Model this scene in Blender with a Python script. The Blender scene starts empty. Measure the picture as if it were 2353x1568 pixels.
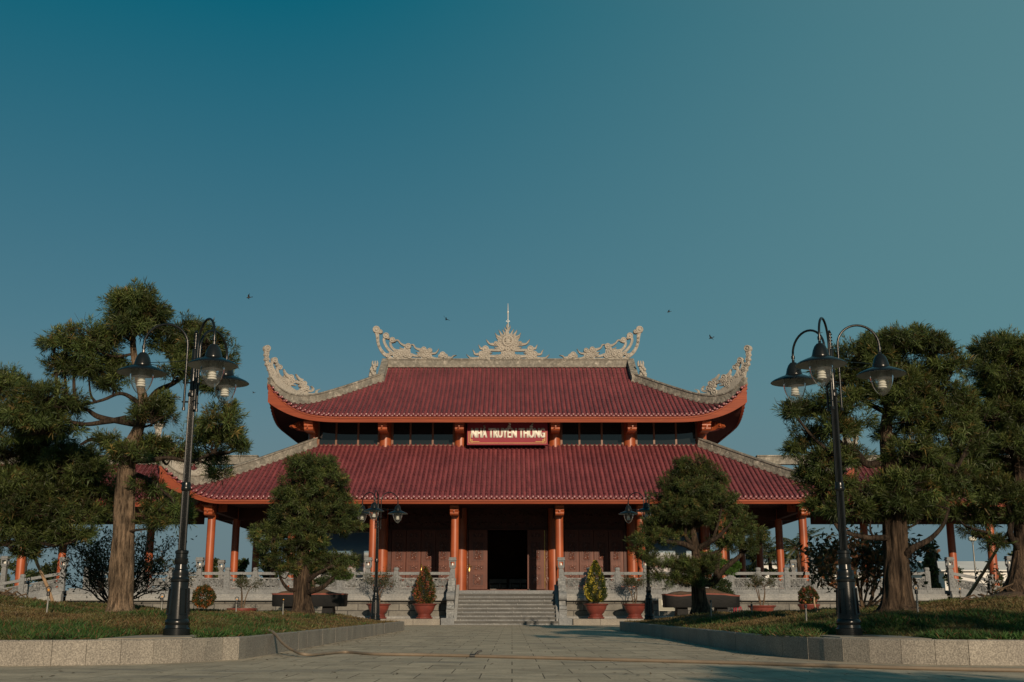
import bpy, math, random
import numpy as np
from mathutils import Vector, Matrix, noise as mnoise
random.seed(7)
rng = np.random.default_rng(11)
C = bpy.context.scene.collection
SC = bpy.context.scene
R = math.radians
# ------------------------------------------------------------------ camera
CAM_H = 0.6; PITCH = R(13.36); F = 2613.0; CXP, CYP = 1176.5, 784.0
cam_d = bpy.data.cameras.new("camera"); cam = bpy.data.objects.new("camera", cam_d); C.objects.link(cam)
cam.location = (0, 0, CAM_H); cam.rotation_euler = (math.pi/2 + PITCH, 0, 0)
cam_d.sensor_width = 36.0; cam_d.lens = F/2353.0*36.0; cam_d.clip_start = 0.05; cam_d.clip_end = 20000
SC.camera = cam
SP, CP = math.sin(PITCH), math.cos(PITCH)
def ray(px, py):
    a = (px-CXP)/F; b = (CYP-py)/F
    return Vector((a, CP - b*SP, SP + b*CP))
def at(px, py, Y):
    d = ray(px, py); t = Y/d.y
    return Vector((d.x*t, Y, CAM_H + d.z*t))
# ------------------------------------------------------------------ tagging helpers
def tag(o, label=None, cat=None, group=None, kind=None):
    if label: o['label'] = label
    if cat: o['category'] = cat
    if group: o['group'] = group
    if kind: o['kind'] = kind
    return o
def thing(name, label, cat, loc=(0, 0, 0), group=None):
    o = bpy.data.objects.new(name, None); C.objects.link(o); o.location = loc
    o.empty_display_size = 0.2
    return tag(o, label, cat, group)
def adopt(o, parent):
    """parent while the vertices stay in world coordinates"""
    m = Matrix.Identity(4); p = parent
    chain = []
    while p is not None:
        chain.append(p); p = p.parent
    for q in reversed(chain):
        m = m @ q.matrix_parent_inverse @ Matrix.LocRotScale(q.location, q.rotation_euler, q.scale)
    o.parent = parent; o.matrix_parent_inverse = m.inverted()
def kids(o): return [c for c in bpy.data.objects if c.parent == o]
def copy_tree(o, parent=None):
    c = o.copy(); C.objects.link(c)
    if parent is not None:
        mi = o.matrix_parent_inverse.copy(); c.parent = parent; c.matrix_parent_inverse = mi
    for ch in kids(o): copy_tree(ch, c)
    return c
# ------------------------------------------------------------------ mesh helpers
def link_mesh(name, me, mat, parent=None, world=True):
    o = bpy.data.objects.new(name, me); C.objects.link(o)
    if mat is not None:
        me.materials.append(mat)
    if parent is not None:
        if world: adopt(o, parent)
        else: o.parent = parent
    return o
def fast_mesh(name, V, Fc, col=None, smooth=False):
    """V (n,3) float, Fc (m,k) int"""
    V = np.asarray(V, dtype=np.float32); Fc = np.asarray(Fc, dtype=np.int32)
    me = bpy.data.meshes.new(name)
    m, k = Fc.shape
    me.vertices.add(len(V)); me.vertices.foreach_set('co', V.ravel())
    me.loops.add(m*k); me.loops.foreach_set('vertex_index', Fc.ravel())
    me.polygons.add(m); me.polygons.foreach_set('loop_start', np.arange(0, m*k, k, dtype=np.int32))
    try: me.polygons.foreach_set('loop_total', np.full(m, k, dtype=np.int32))
    except Exception: pass
    if smooth: me.polygons.foreach_set('use_smooth', np.ones(m, dtype=bool))
    me.update(calc_edges=True)
    if col is not None:
        a = me.color_attributes.new('tint', 'FLOAT_COLOR', 'POINT')
        c4 = np.ones((len(V), 4), dtype=np.float32); c4[:, :3] = col
        a.data.foreach_set('color', c4.ravel())
    return me
def crom(pts, n=6):
    """Catmull-Rom resample of points (any dim)"""
    P = [np.array(p, dtype=float) for p in pts]
    if len(P) < 3: 
        return [P[0]*(1-t)+P[-1]*t for t in np.linspace(0, 1, n+1)]
    P = [2*P[0]-P[1]] + P + [2*P[-1]-P[-2]]
    out = []
    for i in range(1, len(P)-2):
        for k in range(n):
            t = k/n
            a, b, c, d = P[i-1], P[i], P[i+1], P[i+2]
            out.append(0.5*((2*b)+(-a+c)*t+(2*a-5*b+4*c-d)*t*t+(-a+3*b-3*c+d)*t**3))
    out.append(P[-2]); return out
class MB:
    def __init__(self): self.v = []; self.f = []
    def add(self, vs, fs):
        b = len(self.v); self.v += [tuple(map(float, p)) for p in vs]; self.f += [tuple(i+b for i in q) for q in fs]; return self
    def box(self, x0, x1, y0, y1, z0, z1):
        if x0 > x1: x0, x1 = x1, x0
        return self.add([(x0,y0,z0),(x1,y0,z0),(x1,y1,z0),(x0,y1,z0),(x0,y0,z1),(x1,y0,z1),(x1,y1,z1),(x0,y1,z1)],
            [(0,3,2,1),(4,5,6,7),(0,1,5,4),(1,2,6,5),(2,3,7,6),(3,0,4,7)])
    def bbox(self, x0, x1, y0, y1, z0, z1, b=0.01):
        """box with chamfered vertical edges and top"""
        if x0 > x1: x0, x1 = x1, x0
        pl = lambda i: [(x0+b+i,y0+i),(x1-b-i,y0+i),(x1-i,y0+b+i),(x1-i,y1-b-i),(x1-b-i,y1-i),(x0+b+i,y1-i),(x0+i,y1-b-i),(x0+i,y0+b+i)]
        vs = [(x,y,z0) for x,y in pl(0)]+[(x,y,z1-b) for x,y in pl(0)]+[(x,y,z1) for x,y in pl(b*.8)]
        fs = [tuple(range(7,-1,-1)), tuple(range(16,24))]
        for r in (0, 8):
            for i in range(8):
                j = (i+1) % 8; fs.append((r+i, r+j, r+8+j, r+8+i))
        return self.add(vs, fs)
    def hexa(self, p):  # 8 points, bottom 4 then top 4
        return self.add(p, [(0,3,2,1),(4,5,6,7),(0,1,5,4),(1,2,6,5),(2,3,7,6),(3,0,4,7)])
    def tube(self, pts, rad, n=8, cap=True, jit=0.0):
        pts = [Vector(p) for p in pts]
        if not hasattr(rad, '__len__'): rad = [rad]*len(pts)
        vs = []; fs = []; prev = None
        for i, p in enumerate(pts):
            t = (pts[min(i+1, len(pts)-1)]-pts[max(i-1, 0)])
            if t.length < 1e-9: t = Vector((0,0,1))
            t.normalize()
            if prev is None:
                a = Vector((1,0,0)) if abs(t.x) < .9 else Vector((0,1,0))
                u = t.cross(a).normalized()
            else:
                u = (prev - t*prev.dot(t))
                u = u.normalized() if u.length > 1e-6 else t.orthogonal().normalized()
            prev = u; w = t.cross(u)
            for k in range(n):
                an = 2*math.pi*k/n; rr = rad[i]*(1+(random.uniform(-jit, jit) if jit else 0))
                vs.append(p + (u*math.cos(an)+w*math.sin(an))*rr)
        for i in range(len(pts)-1):
            for k in range(n):
                j = (k+1) % n
                fs.append((i*n+k, i*n+j, (i+1)*n+j, (i+1)*n+k))
        if cap:
            fs.append(tuple(range(n-1, -1, -1))); b = (len(pts)-1)*n; fs.append(tuple(range(b, b+n)))
        return self.add(vs, fs)
    def lathe(self, prof, c=(0,0,0), n=20, flute=0.0):
        vs = []; fs = []
        for r, z in prof:
            for k in range(n):
                a = 2*math.pi*k/n; rr = r*(1-(flute if k % 2 else 0))
                vs.append((c[0]+rr*math.cos(a), c[1]+rr*math.sin(a), c[2]+z))
        for i in range(len(prof)-1):
            for k in range(n):
                j = (k+1) % n; fs.append((i*n+k, i*n+j, (i+1)*n+j, (i+1)*n+k))
        fs.append(tuple(range(n-1, -1, -1))); b = (len(prof)-1)*n; fs.append(tuple(range(b, b+n)))
        return self.add(vs, fs)
    def prism(self, poly, mapf, d0, d1):
        """poly: list of (a,b) ; mapf(a,b,d)->xyz"""
        n = len(poly)
        vs = [mapf(a, b, d0) for a, b in poly]+[mapf(a, b, d1) for a, b in poly]
        fs = [tuple(range(n)), tuple(range(2*n-1, n-1, -1))]
        for i in range(n):
            j = (i+1) % n; fs.append((i, i+n, j+n, j))
        return self.add(vs, fs)
    def sphere(self, c, r, n=10, m=7, sq=(1,1,1)):
        vs = []; fs = []
        for i in range(m+1):
            ph = math.pi*i/m
            for k in range(n):
                a = 2*math.pi*k/n
                vs.append((c[0]+r*sq[0]*math.sin(ph)*math.cos(a), c[1]+r*sq[1]*math.sin(ph)*math.sin(a), c[2]+r*sq[2]*math.cos(ph)))
        for i in range(m):
            for k in range(n):
                j = (k+1) % n; fs.append((i*n+k, (i+1)*n+k, (i+1)*n+j, i*n+j))
        return self.add(vs, fs)
    def mesh(self, name, smooth=None):
        me = bpy.data.meshes.new(name); me.from_pydata(self.v, [], self.f); me.update()
        if smooth is not None:
            me.polygons.foreach_set('use_smooth', np.ones(len(me.polygons), dtype=bool))
            try: me.set_sharp_from_angle(angle=R(smooth))
            except Exception: pass
        return me
    def build(self, name, mat, parent=None, smooth=None, world=True):
        return link_mesh(name, self.mesh(name, smooth), mat, parent, world)
# ------------------------------------------------------------------ materials
def N(nt, typ, **kw):
    n = nt.nodes.new(typ)
    for k, v in kw.items():
        if k in n.inputs: n.inputs[k].default_value = v
        else: setattr(n, k, v)
    return n
def rgba(c): return (c[0], c[1], c[2], 1.0)
def ramp(nt, stops):
    n = nt.nodes.new('ShaderNodeValToRGB'); e = n.color_ramp.elements
    while len(e) > 1: e.remove(e[-1])
    e[0].position = stops[0][0]; e[0].color = rgba(stops[0][1])
    for p, c in stops[1:]:
        x = e.new(p); x.color = rgba(c)
    return n
def base_mat(name):
    m = bpy.data.materials.new(name); m.use_nodes = True
    nt = m.node_tree; b = nt.nodes['Principled BSDF']
    return m, nt, b
def mix(nt, fac, a, b, mode='MIX'):
    n = nt.nodes.new('ShaderNodeMix'); n.data_type = 'RGBA'; n.blend_type = mode; n.clamp_factor = True
    for sock, val in ((n.inputs[0], fac), (n.inputs[6], a), (n.inputs[7], b)):
        if hasattr(val, 'node'): nt.links.new(val, sock)
        elif isinstance(val, (int, float)): sock.default_value = val
        else: sock.default_value = rgba(val)
    return n.outputs[2]
def coords(nt, scale=(1,1,1), kind='Object', rot=(0,0,0)):
    t = nt.nodes.new('ShaderNodeTexCoord'); mp = nt.nodes.new('ShaderNodeMapping')
    mp.inputs['Scale'].default_value = scale; mp.inputs['Rotation'].default_value = rot
    nt.links.new(t.outputs[kind], mp.inputs[0]); return mp.outputs[0]
def noise_tex(nt, vec, scale, detail=5, rough=.55):
    n = nt.nodes.new('ShaderNodeTexNoise'); n.inputs['Scale'].default_value = scale
    n.inputs['Detail'].default_value = detail; n.inputs['Roughness'].default_value = rough
    nt.links.new(vec, n.inputs['Vector']); return n.outputs[0]
def bump(nt, h, strength, dist=.02, normal=None):
    n = nt.nodes.new('ShaderNodeBump'); n.inputs['Strength'].default_value = strength; n.inputs['Distance'].default_value = dist
    nt.links.new(h, n.inputs['Height'])
    if normal is not None: nt.links.new(normal, n.inputs['Normal'])
    return n.outputs[0]
def simple(name, c1, c2=None, rough=.6, scale=4, bscale=None, bstr=0.0, bdist=.01, metal=0.0, coat=0.0, stretch=(1,1,1), spots=None, spec=.5, lo=.35, hi=.68):
    m, nt, b = base_mat(name)
    v = coords(nt, stretch)
    c2 = c2 or tuple(x*.75 for x in c1)
    n1 = noise_tex(nt, v, scale, 6)
    r = ramp(nt, [(lo, c1), (hi, c2)]); nt.links.new(n1, r.inputs[0]); col = r.outputs[0]
    if spots:
        n3 = noise_tex(nt, v, spots[1], 4)
        r3 = ramp(nt, [(spots[2], (0,0,0)), (spots[2]+.1, (1,1,1))]); nt.links.new(n3, r3.inputs[0])
        col = mix(nt, r3.outputs[0], col, spots[0])
    nt.links.new(col, b.inputs['Base Color'])
    b.inputs['Roughness'].default_value = rough; b.inputs['Metallic'].default_value = metal
    b.inputs['Coat Weight'].default_value = coat; b.inputs['Coat Roughness'].default_value = .15
    b.inputs['Specular IOR Level'].default_value = spec
    if bstr:
        n2 = noise_tex(nt, v, bscale or scale*6, 6)
        nt.links.new(bump(nt, n2, bstr, bdist), b.inputs['Normal'])
    return m
MT = {}
def foliage_mat(name, transl=.3, rough=.5):
    m, nt, b = base_mat(name)
    a = nt.nodes.new('ShaderNodeAttribute'); a.attribute_name = 'tint'
    nt.links.new(a.outputs['Color'], b.inputs['Base Color'])
    b.inputs['Roughness'].default_value = rough; b.inputs['Specular IOR Level'].default_value = .35
    t = nt.nodes.new('ShaderNodeBsdfTranslucent'); 
    nt.links.new(mix(nt, 1.0, a.outputs['Color'], (1.5,1.6,.7), 'MULTIPLY'), t.inputs['Color'])
    ms = nt.nodes.new('ShaderNodeMixShader'); ms.inputs[0].default_value = transl
    nt.links.new(b.outputs[0], ms.inputs[1]); nt.links.new(t.outputs[0], ms.inputs[2])
    nt.links.new(ms.outputs[0], nt.nodes['Material Output'].inputs[0])
    return m
def make_materials():
    M = MT
    # glazed roof tiles
    m, nt, b = base_mat('glazed_tile'); v = coords(nt)
    n1 = noise_tex(nt, v, .5, 5); n2 = noise_tex(nt, v, 9, 4)
    r = ramp(nt, [(.3, (.215,.055,.063)), (.7, (.150,.040,.048))]); nt.links.new(n1, r.inputs[0])
    r2 = ramp(nt, [(.28, (.70,.68,.70)), (.72, (1.22,1.16,1.1))]); nt.links.new(n2, r2.inputs[0])
    c = mix(nt, 1.0, r.outputs[0], r2.outputs[0], 'MULTIPLY')
    vs = coords(nt, (3.6, .35, .35)); n3 = noise_tex(nt, vs, 1.5, 4)
    n6 = noise_tex(nt, coords(nt, (4.08, .9, .9)), .9, 6, .7); r6 = ramp(nt, [(.3, (.62,.62,.66)), (.55, (1,1,1)), (.75, (1.18,1.1,1.05))]); nt.links.new(n6, r6.inputs[0]); c = mix(nt, 1.0, c, r6.outputs[0], 'MULTIPLY')
    r3 = ramp(nt, [(.69, (0,0,0)), (.76, (.55,.55,.55))]); nt.links.new(n3, r3.inputs[0])
    c = mix(nt, r3.outputs[0], c, (.30,.12,.09))
    nt.links.new(c, b.inputs['Base Color']); b.inputs['Roughness'].default_value = .42
    b.inputs['Coat Weight'].default_value = .25; b.inputs['Coat Roughness'].default_value = .22
    nt.links.new(bump(nt, n2, .25, .01), b.inputs['Normal']); M['tile'] = m
    m2 = simple('glazed_tile_end', (.22,.055,.065), (.15,.038,.048), rough=.38, scale=6, bscale=22, bstr=.5, bdist=.02, coat=.2); M['tile_end'] = m2
    # stained timber-look paint
    def timber(name, a, bb, rough=.42, spec=.5, coat=.15):
        m, nt, b = base_mat(name)
        v = coords(nt, (6, 6, .35)); n1 = noise_tex(nt, v, 2.2, 6)
        w = coords(nt, (1,1,1)); n2 = noise_tex(nt, w, .8, 4)
        r = ramp(nt, [(.3, a), (.72, bb)]); nt.links.new(n1, r.inputs[0])
        r2 = ramp(nt, [(.3, (.66,.64,.64)), (.7, (1.1,1.1,1.1))]); nt.links.new(n2, r2.inputs[0])
        n5 = noise_tex(nt, coords(nt, (3, 3, .9)), 3.0, 7, .7); r5 = ramp(nt, [(.60, (0,0,0)), (.72, (.5,.5,.5))]); nt.links.new(n5, r5.inputs[0])
        cc_ = mix(nt, r5.outputs[0], mix(nt, 1.0, r.outputs[0], r2.outputs[0], 'MULTIPLY'), tuple(q*.45 for q in bb))
        nt.links.new(cc_, b.inputs['Base Color'])
        b.inputs['Roughness'].default_value = rough; b.inputs['Coat Weight'].default_value = coat; b.inputs['Specular IOR Level'].default_value = spec
        b.inputs['Coat Roughness'].default_value = .3
        nt.links.new(bump(nt, n1, .15, .006), b.inputs['Normal']); return m
    M['column'] = timber('orange_column_paint', (.44,.108,.034), (.29,.062,.023))
    m, nt, b = base_mat('orange_fascia_paint')
    v = coords(nt, (.35, 1, 6), rot=(0, .5, 0)); n1 = noise_tex(nt, v, 2.0, 5)
    r = ramp(nt, [(.3, (.30,.068,.028)), (.62, (.21,.044,.021)), (.8, (.38,.118,.042))]); nt.links.new(n1, r.inputs[0])
    nt.links.new(r.outputs[0], b.inputs['Base Color']); b.inputs['Roughness'].default_value = .6; b.inputs['Specular IOR Level'].default_value = .25; M['fascia'] = m
    M['door'] = timber('dark_carved_wood', (.15,.046,.028), (.095,.029,.019), .45, .3, .0)
    M['relief'] = timber('polished_relief_wood', (.145,.046,.027), (.10,.031,.019), .3, .5, .1)
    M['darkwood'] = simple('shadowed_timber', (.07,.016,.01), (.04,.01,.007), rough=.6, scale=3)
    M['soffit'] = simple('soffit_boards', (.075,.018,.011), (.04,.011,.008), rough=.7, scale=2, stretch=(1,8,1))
    # carved stone
    def stone(name, a, bb, dirt, rough=.85, carve=0.0, cscale=9, patch=.56):
        m, nt, b = base_mat(name); v = coords(nt)
        n1 = noise_tex(nt, v, 1.3, 8, .65); n2 = noise_tex(nt, v, 14, 5)
        r = ramp(nt, [(.35, a), (.62, bb)]); nt.links.new(n1, r.inputs[0])
        r2 = ramp(nt, [(.3, (.72,.72,.72)), (.7, (1.1,1.1,1.1))]); nt.links.new(n2, r2.inputs[0])
        c = mix(nt, 1.0, r.outputs[0], r2.outputs[0], 'MULTIPLY')
        n3 = noise_tex(nt, v, 2.6, 7, .7); r3 = ramp(nt, [(patch, (0,0,0)), (patch+.12, (1,1,1))]); nt.links.new(n3, r3.inputs[0])
        c = mix(nt, r3.outputs[0], c, dirt)
        nrm = bump(nt, n2, .3, .006)
        if carve:
            vo = nt.nodes.new('ShaderNodeTexVoronoi'); vo.feature = 'SMOOTH_F1'; vo.inputs['Scale'].default_value = cscale
            vv = mix(nt, .35, v, noise_vec(nt, v, 3.0)); nt.links.new(vv, vo.inputs['Vector'])
            nrm = bump(nt, vo.outputs['Distance'], carve, .06, nrm)
            rr = ramp(nt, [(.1, (1.12,1.12,1.12)), (.6, (.68,.68,.68))]); nt.links.new(vo.outputs['Distance'], rr.inputs[0])
            c = mix(nt, 1.0, c, rr.outputs[0], 'MULTIPLY')
        nt.links.new(nrm, b.inputs['Normal']); nt.links.new(c, b.inputs['Base Color']); b.inputs['Roughness'].default_value = rough
        b.inputs['Specular IOR Level'].default_value = .3
        return m
    def noise_vec(nt, v, s):
        n = nt.nodes.new('ShaderNodeTexNoise'); n.inputs['Scale'].default_value = s; nt.links.new(v, n.inputs['Vector']); return n.outputs['Color']
    M['ornament'] = stone('weathered_ornament_stone', (.45,.415,.365), (.35,.33,.295), (.54,.505,.45), patch=.60)
    M['ridge'] = stone('weathered_ridge_stone', (.33,.305,.26), (.23,.22,.195), (.50,.46,.40), carve=.8, cscale=7, patch=.55)
    M['stone'] = stone('grey_blue_stone', (.25,.26,.265), (.19,.20,.21), (.36,.365,.36), patch=.64)
    M['carved'] = stone('carved_grey_stone', (.32,.33,.33), (.23,.24,.25), (.40,.40,.39), carve=.8, cscale=11, patch=.64)
    M['moulding'] = stone('pale_moulded_stone', (.34,.34,.33), (.26,.265,.265), (.42,.41,.39), patch=.62)
    # block wall and steps
    def bricky(name, a, bb, mortar, bw, rh, msize, vecmap, rough=.85, bs=.6, off=.5, stain=None, bd=.02):
        m, nt, b = base_mat(name)
        t = nt.nodes.new('ShaderNodeTexCoord'); sx = nt.nodes.new('ShaderNodeSeparateXYZ'); nt.links.new(t.outputs['Object'], sx.inputs[0])
        cb = nt.nodes.new('ShaderNodeCombineXYZ')
        nt.links.new(sx.outputs[vecmap[0]], cb.inputs[0]); nt.links.new(sx.outputs[vecmap[1]], cb.inputs[1])
        br = nt.nodes.new('ShaderNodeTexBrick'); br.offset = off
        nt.links.new(cb.outputs[0], br.inputs['Vector'])
        br.inputs['Color1'].default_value = rgba(a); br.inputs['Color2'].default_value = rgba(bb); br.inputs['Mortar'].default_value = rgba(mortar)
        br.inputs['Scale'].default_value = 1.0; br.inputs['Mortar Size'].default_value = msize; br.inputs['Mortar Smooth'].default_value = .1
        br.inputs['Brick Width'].default_value = bw; br.inputs['Row Height'].default_value = rh; br.inputs['Bias'].default_value = 0.0
        v = coords(nt); n1 = noise_tex(nt, v, 2.2, 8, .65); n2 = noise_tex(nt, v, 30, 4)
        r = ramp(nt, [(.3, (.70,.70,.70)), (.7, (1.2,1.2,1.18))]); nt.links.new(n1, r.inputs[0])
        c = mix(nt, 1.0, br.outputs['Color'], r.outputs[0], 'MULTIPLY')
        r2 = ramp(nt, [(.3, (.82,.82,.82)), (.7, (1.12,1.12,1.12))]); nt.links.new(n2, r2.inputs[0])
        c = mix(nt, 1.0, c, r2.outputs[0], 'MULTIPLY')
        if stain:
            vs = coords(nt, (stain[1], 1, 1)); n4 = noise_tex(nt, vs, stain[2], 6, .65)
            r4 = ramp(nt, [(stain[3], (0,0,0)), (stain[3]+.13, (.8,.8,.8))]); nt.links.new(n4, r4.inputs[0])
            c = mix(nt, r4.outputs[0], c, stain[0])
        nt.links.new(c, b.inputs['Base Color']); b.inputs['Roughness'].default_value = rough; b.inputs['Specular IOR Level'].default_value = .12
        inv = nt.nodes.new('ShaderNodeMath'); inv.operation = 'SUBTRACT'; inv.inputs[0].default_value = 1.0; nt.links.new(br.outputs['Fac'], inv.inputs[1])
        nb = bump(nt, n2, .25, .01); nb = bump(nt, n1, .35, .03, nb)
        nt.links.new(bump(nt, inv.outputs[0], bs, bd, nb), b.inputs['Normal'])
        return m
    M['blocks'] = bricky('grey_stone_blocks', (.22,.212,.192), (.155,.153,.145), (.075,.075,.075), .95, .31, .02, (0, 2))
    M['steps'] = bricky('grey_step_stone', (.25,.245,.225), (.20,.20,.19), (.12,.12,.118), 1.55, .3422, .012, (0, 2))
    M['tread_shade'] = simple('shade_toned_tread_stone', (.075,.075,.07), (.115,.112,.105), rough=.85, scale=2, bscale=25, bstr=.4)  # stone darkened in colour to paint the shadow under each nosing
    M['paving'] = bricky('granite_paving', (.53,.445,.335), (.42,.355,.27), (.15,.125,.095), .6, .9, .006, (0, 1), bs=.8, off=.5,
                         stain=((.22,.205,.18), .35, 1.1, .55))
    # granite kerb with speckle
    m, nt, b = base_mat('speckled_granite'); v = coords(nt)
    n1 = noise_tex(nt, v, 62, 3, .6); n2 = noise_tex(nt, v, 1.5, 5)
    r = ramp(nt, [(.36, (.165,.152,.13)), (.5, (.255,.232,.197)), (.64, (.365,.335,.285))]); nt.links.new(n1, r.inputs[0])
    r2 = ramp(nt, [(.3, (.74,.74,.76)), (.7, (1.05,1.05,1.05))]); nt.links.new(n2, r2.inputs[0])
    c = mix(nt, 1.0, r.outputs[0], r2.outputs[0], 'MULTIPLY')
    nt.links.new(c, b.inputs['Base Color']); b.inputs['Roughness'].default_value = .75
    nt.links.new(bump(nt, n1, .35, .008), b.inputs['Normal']); M['granite'] = m
    M['soil'] = simple('bed_soil', (.085,.058,.034), (.045,.04,.02), rough=.95, scale=1.4, bscale=14, bstr=.9, bdist=.05)
    M['earth'] = simple('mound_earth', (.13,.075,.042), (.06,.04,.026), rough=.95, scale=3, bscale=12, bstr=1, bdist=.06)
    M['terrain'] = simple('distant_ground', (.10,.10,.07), (.07,.08,.05), rough=.95, scale=.05)
    # bark
    def bark(name, a, bb, cc, stretch=.8):
        m, nt, b = base_mat(name); v = coords(nt, (5, 5, stretch)); n1 = noise_tex(nt, v, 2.4, 8, .7)
        w = coords(nt, (1,1,1)); n2 = noise_tex(nt, w, 1.8, 5)
        r = ramp(nt, [(.34, cc), (.48, bb), (.66, a)]); nt.links.new(n1, r.inputs[0])
        r2 = ramp(nt, [(.35, (.6,.58,.55)), (.65, (1.15,1.1,1.05))]); nt.links.new(n2, r2.inputs[0])
        nt.links.new(mix(nt, 1.0, r.outputs[0], r2.outputs[0], 'MULTIPLY'), b.inputs['Base Color']); b.inputs['Roughness'].default_value = .9
        b.inputs['Specular IOR Level'].default_value = .2
        n7 = noise_tex(nt, coords(nt, (13, 13, stretch*1.6)), 2.2, 5, .6); r7 = ramp(nt, [(.36, (.35,.33,.31)), (.52, (1,1,1)), (.7, (1.25,1.2,1.15))]); nt.links.new(n7, r7.inputs[0])
        nt.links.new(mix(nt, 1.0, mix(nt, 1.0, r.outputs[0], r2.outputs[0], 'MULTIPLY'), r7.outputs[0], 'MULTIPLY'), b.inputs['Base Color'])
        nt.links.new(bump(nt, n7, .8, .05, bump(nt, n1, 1.0, .08)), b.inputs['Normal']); return m
    M['bark'] = bark('pine_bark', (.145,.104,.072), (.07,.051,.037), (.012,.010,.009), .7)
    M['limb'] = bark('limb_bark', (.085,.064,.048), (.05,.038,.030), (.014,.012,.011), 1.2)
    M['bark_pale'] = bark('smooth_bark', (.27,.20,.142), (.18,.136,.098), (.05,.04,.03), 1.3)
    M['twig'] = simple('dark_twig', (.045,.034,.026), (.025,.02,.017), rough=.9, scale=8)
    M['twig_warm'] = simple('brown_twig', (.13,.085,.05), (.07,.048,.03), rough=.9, scale=8)
    M['bamboo'] = simple('bamboo_pole', (.45,.31,.19), (.26,.17,.105), rough=.7, scale=7, stretch=(1,1,2))
    M['leaf'] = foliage_mat('foliage_leaf')
    M['grass'] = foliage_mat('grass_blade', .25, .6)
    # lamps
    M['black'] = simple('glossy_black_paint', (.006,.008,.009), (.010,.012,.013), rough=.24, scale=5, bscale=35, bstr=.12, bdist=.004, coat=.0, spec=.34)
    M['shade_in'] = simple('grey_shade_enamel', (.34,.35,.34), (.28,.29,.28), rough=.45, scale=8)
    m, nt, b = base_mat('clear_globe'); 
    g = nt.nodes.new('ShaderNodeBsdfGlossy'); g.inputs['Roughness'].default_value = .04; g.inputs['Color'].default_value = (.9,.95,1,1)
    tr = nt.nodes.new('ShaderNodeBsdfTransparent'); tr.inputs[0].default_value = (.86,.88,.88,1)
    df = nt.nodes.new('ShaderNodeBsdfDiffuse'); df.inputs[0].default_value = (.35,.36,.36,1)
    lw = nt.nodes.new('ShaderNodeLayerWeight'); lw.inputs[0].default_value = .10
    ms0 = nt.nodes.new('ShaderNodeMixShader'); ms0.inputs[0].default_value = .10; nt.links.new(tr.outputs[0], ms0.inputs[1]); nt.links.new(df.outputs[0], ms0.inputs[2])
    ms = nt.nodes.new('ShaderNodeMixShader'); nt.links.new(lw.outputs['Fresnel'], ms.inputs[0]); nt.links.new(ms0.outputs[0], ms.inputs[1]); nt.links.new(g.outputs[0], ms.inputs[2])
    nt.links.new(ms.outputs[0], nt.nodes['Material Output'].inputs[0]); M['globe'] = m
    M['bulb'] = simple('white_bulb', (.85,.82,.75), (.8,.78,.72), rough=.35, scale=3)
    # windows
    m, nt, b = base_mat('dark_window_glass'); v = coords(nt); n1 = noise_tex(nt, v, .7, 3)
    b.inputs['Base Color'].default_value = (.012,.016,.017,1); b.inputs['Roughness'].default_value = .03
    b.inputs['Specular IOR Level'].default_value = .6; b.inputs['IOR'].default_value = 1.5
    nt.links.new(bump(nt, n1, .03, .02), b.inputs['Normal']); M['glass'] = m
    M['wframe'] = simple('brown_window_frame', (.20,.085,.045), (.15,.06,.035), rough=.5)
    M['gold'] = simple('brass', (.75,.50,.16), (.6,.4,.12), rough=.25, metal=.9)
    M['gold_paint'] = simple('yellow_line_paint', (.75,.60,.18), (.65,.5,.15), rough=.6)
    M['signred'] = simple('sign_red', (.29,.046,.066), (.24,.038,.056), spec=.12, rough=.6, scale=1)
    M['white'] = simple('white_letter', (.84,.82,.72), (.78,.76,.68), rough=.5)
    M['pot'] = simple('red_glazed_pot', (.20,.045,.032), (.13,.03,.024), rough=.45, scale=3, bscale=12, bstr=.2, coat=.2)
    M['blackstone'] = simple('black_trough_stone', (.008,.009,.010), (.013,.013,.013), rough=.6, scale=3, bscale=9, bstr=.4, bdist=.03, spec=.15)
    M['redrim'] = simple('red_trough_rim', (.27,.08,.055), (.17,.05,.038), rough=.6, scale=3)
    M['plastic_red'] = simple('red_plastic', (.34,.03,.05), (.28,.025,.04), rough=.35)
    M['steel'] = simple('galvanised_pipe', (.26,.26,.24), (.19,.19,.18), rough=.45, metal=.5)
    M['rod'] = simple('lightning_rod_metal', (.75,.72,.66), (.65,.63,.6), rough=.3, metal=.4)
    M['plastic_dark'] = simple('dark_plastic', (.02,.02,.02), (.03,.03,.03), rough=.4)
    M['amber'] = simple('amber_plastic', (.75,.32,.03), (.6,.25,.03), rough=.4)
    M['board'] = simple('board_grey_green', (.24,.235,.185), (.2,.2,.16), rough=.5, scale=1)
    M['hose'] = simple('tan_rubber_hose', (.235,.185,.135), (.19,.15,.11), rough=.6, scale=5)
    M['concrete'] = simple('lamp_pad_concrete', (.30,.265,.21), (.22,.195,.16), rough=.9, scale=3, bscale=30, bstr=.4)
    M['farwhite'] = simple('white_building_render', (.74,.73,.70), (.62,.61,.6), rough=.8, scale=.3)
    M['beige'] = simple('beige_wall_render', (.52,.40,.27), (.46,.35,.24), rough=.8, scale=.3)
    M['farroof'] = simple('corrugated_roof', (.33,.36,.40), (.25,.28,.32), rough=.6, scale=1)
    M['bird'] = simple('dark_feathers', (.03,.03,.03), (.02,.02,.02), rough=.8)
    M['blueplastic'] = simple('blue_plastic', (.02,.10,.28), (.02,.08,.22), rough=.4)
    # city photograph printed on the porch panels
    m, nt, b = base_mat('printed_city_panel')
    t = nt.nodes.new('ShaderNodeTexCoord'); sx = nt.nodes.new('ShaderNodeSeparateXYZ'); nt.links.new(t.outputs['Generated'], sx.inputs[0])
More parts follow.
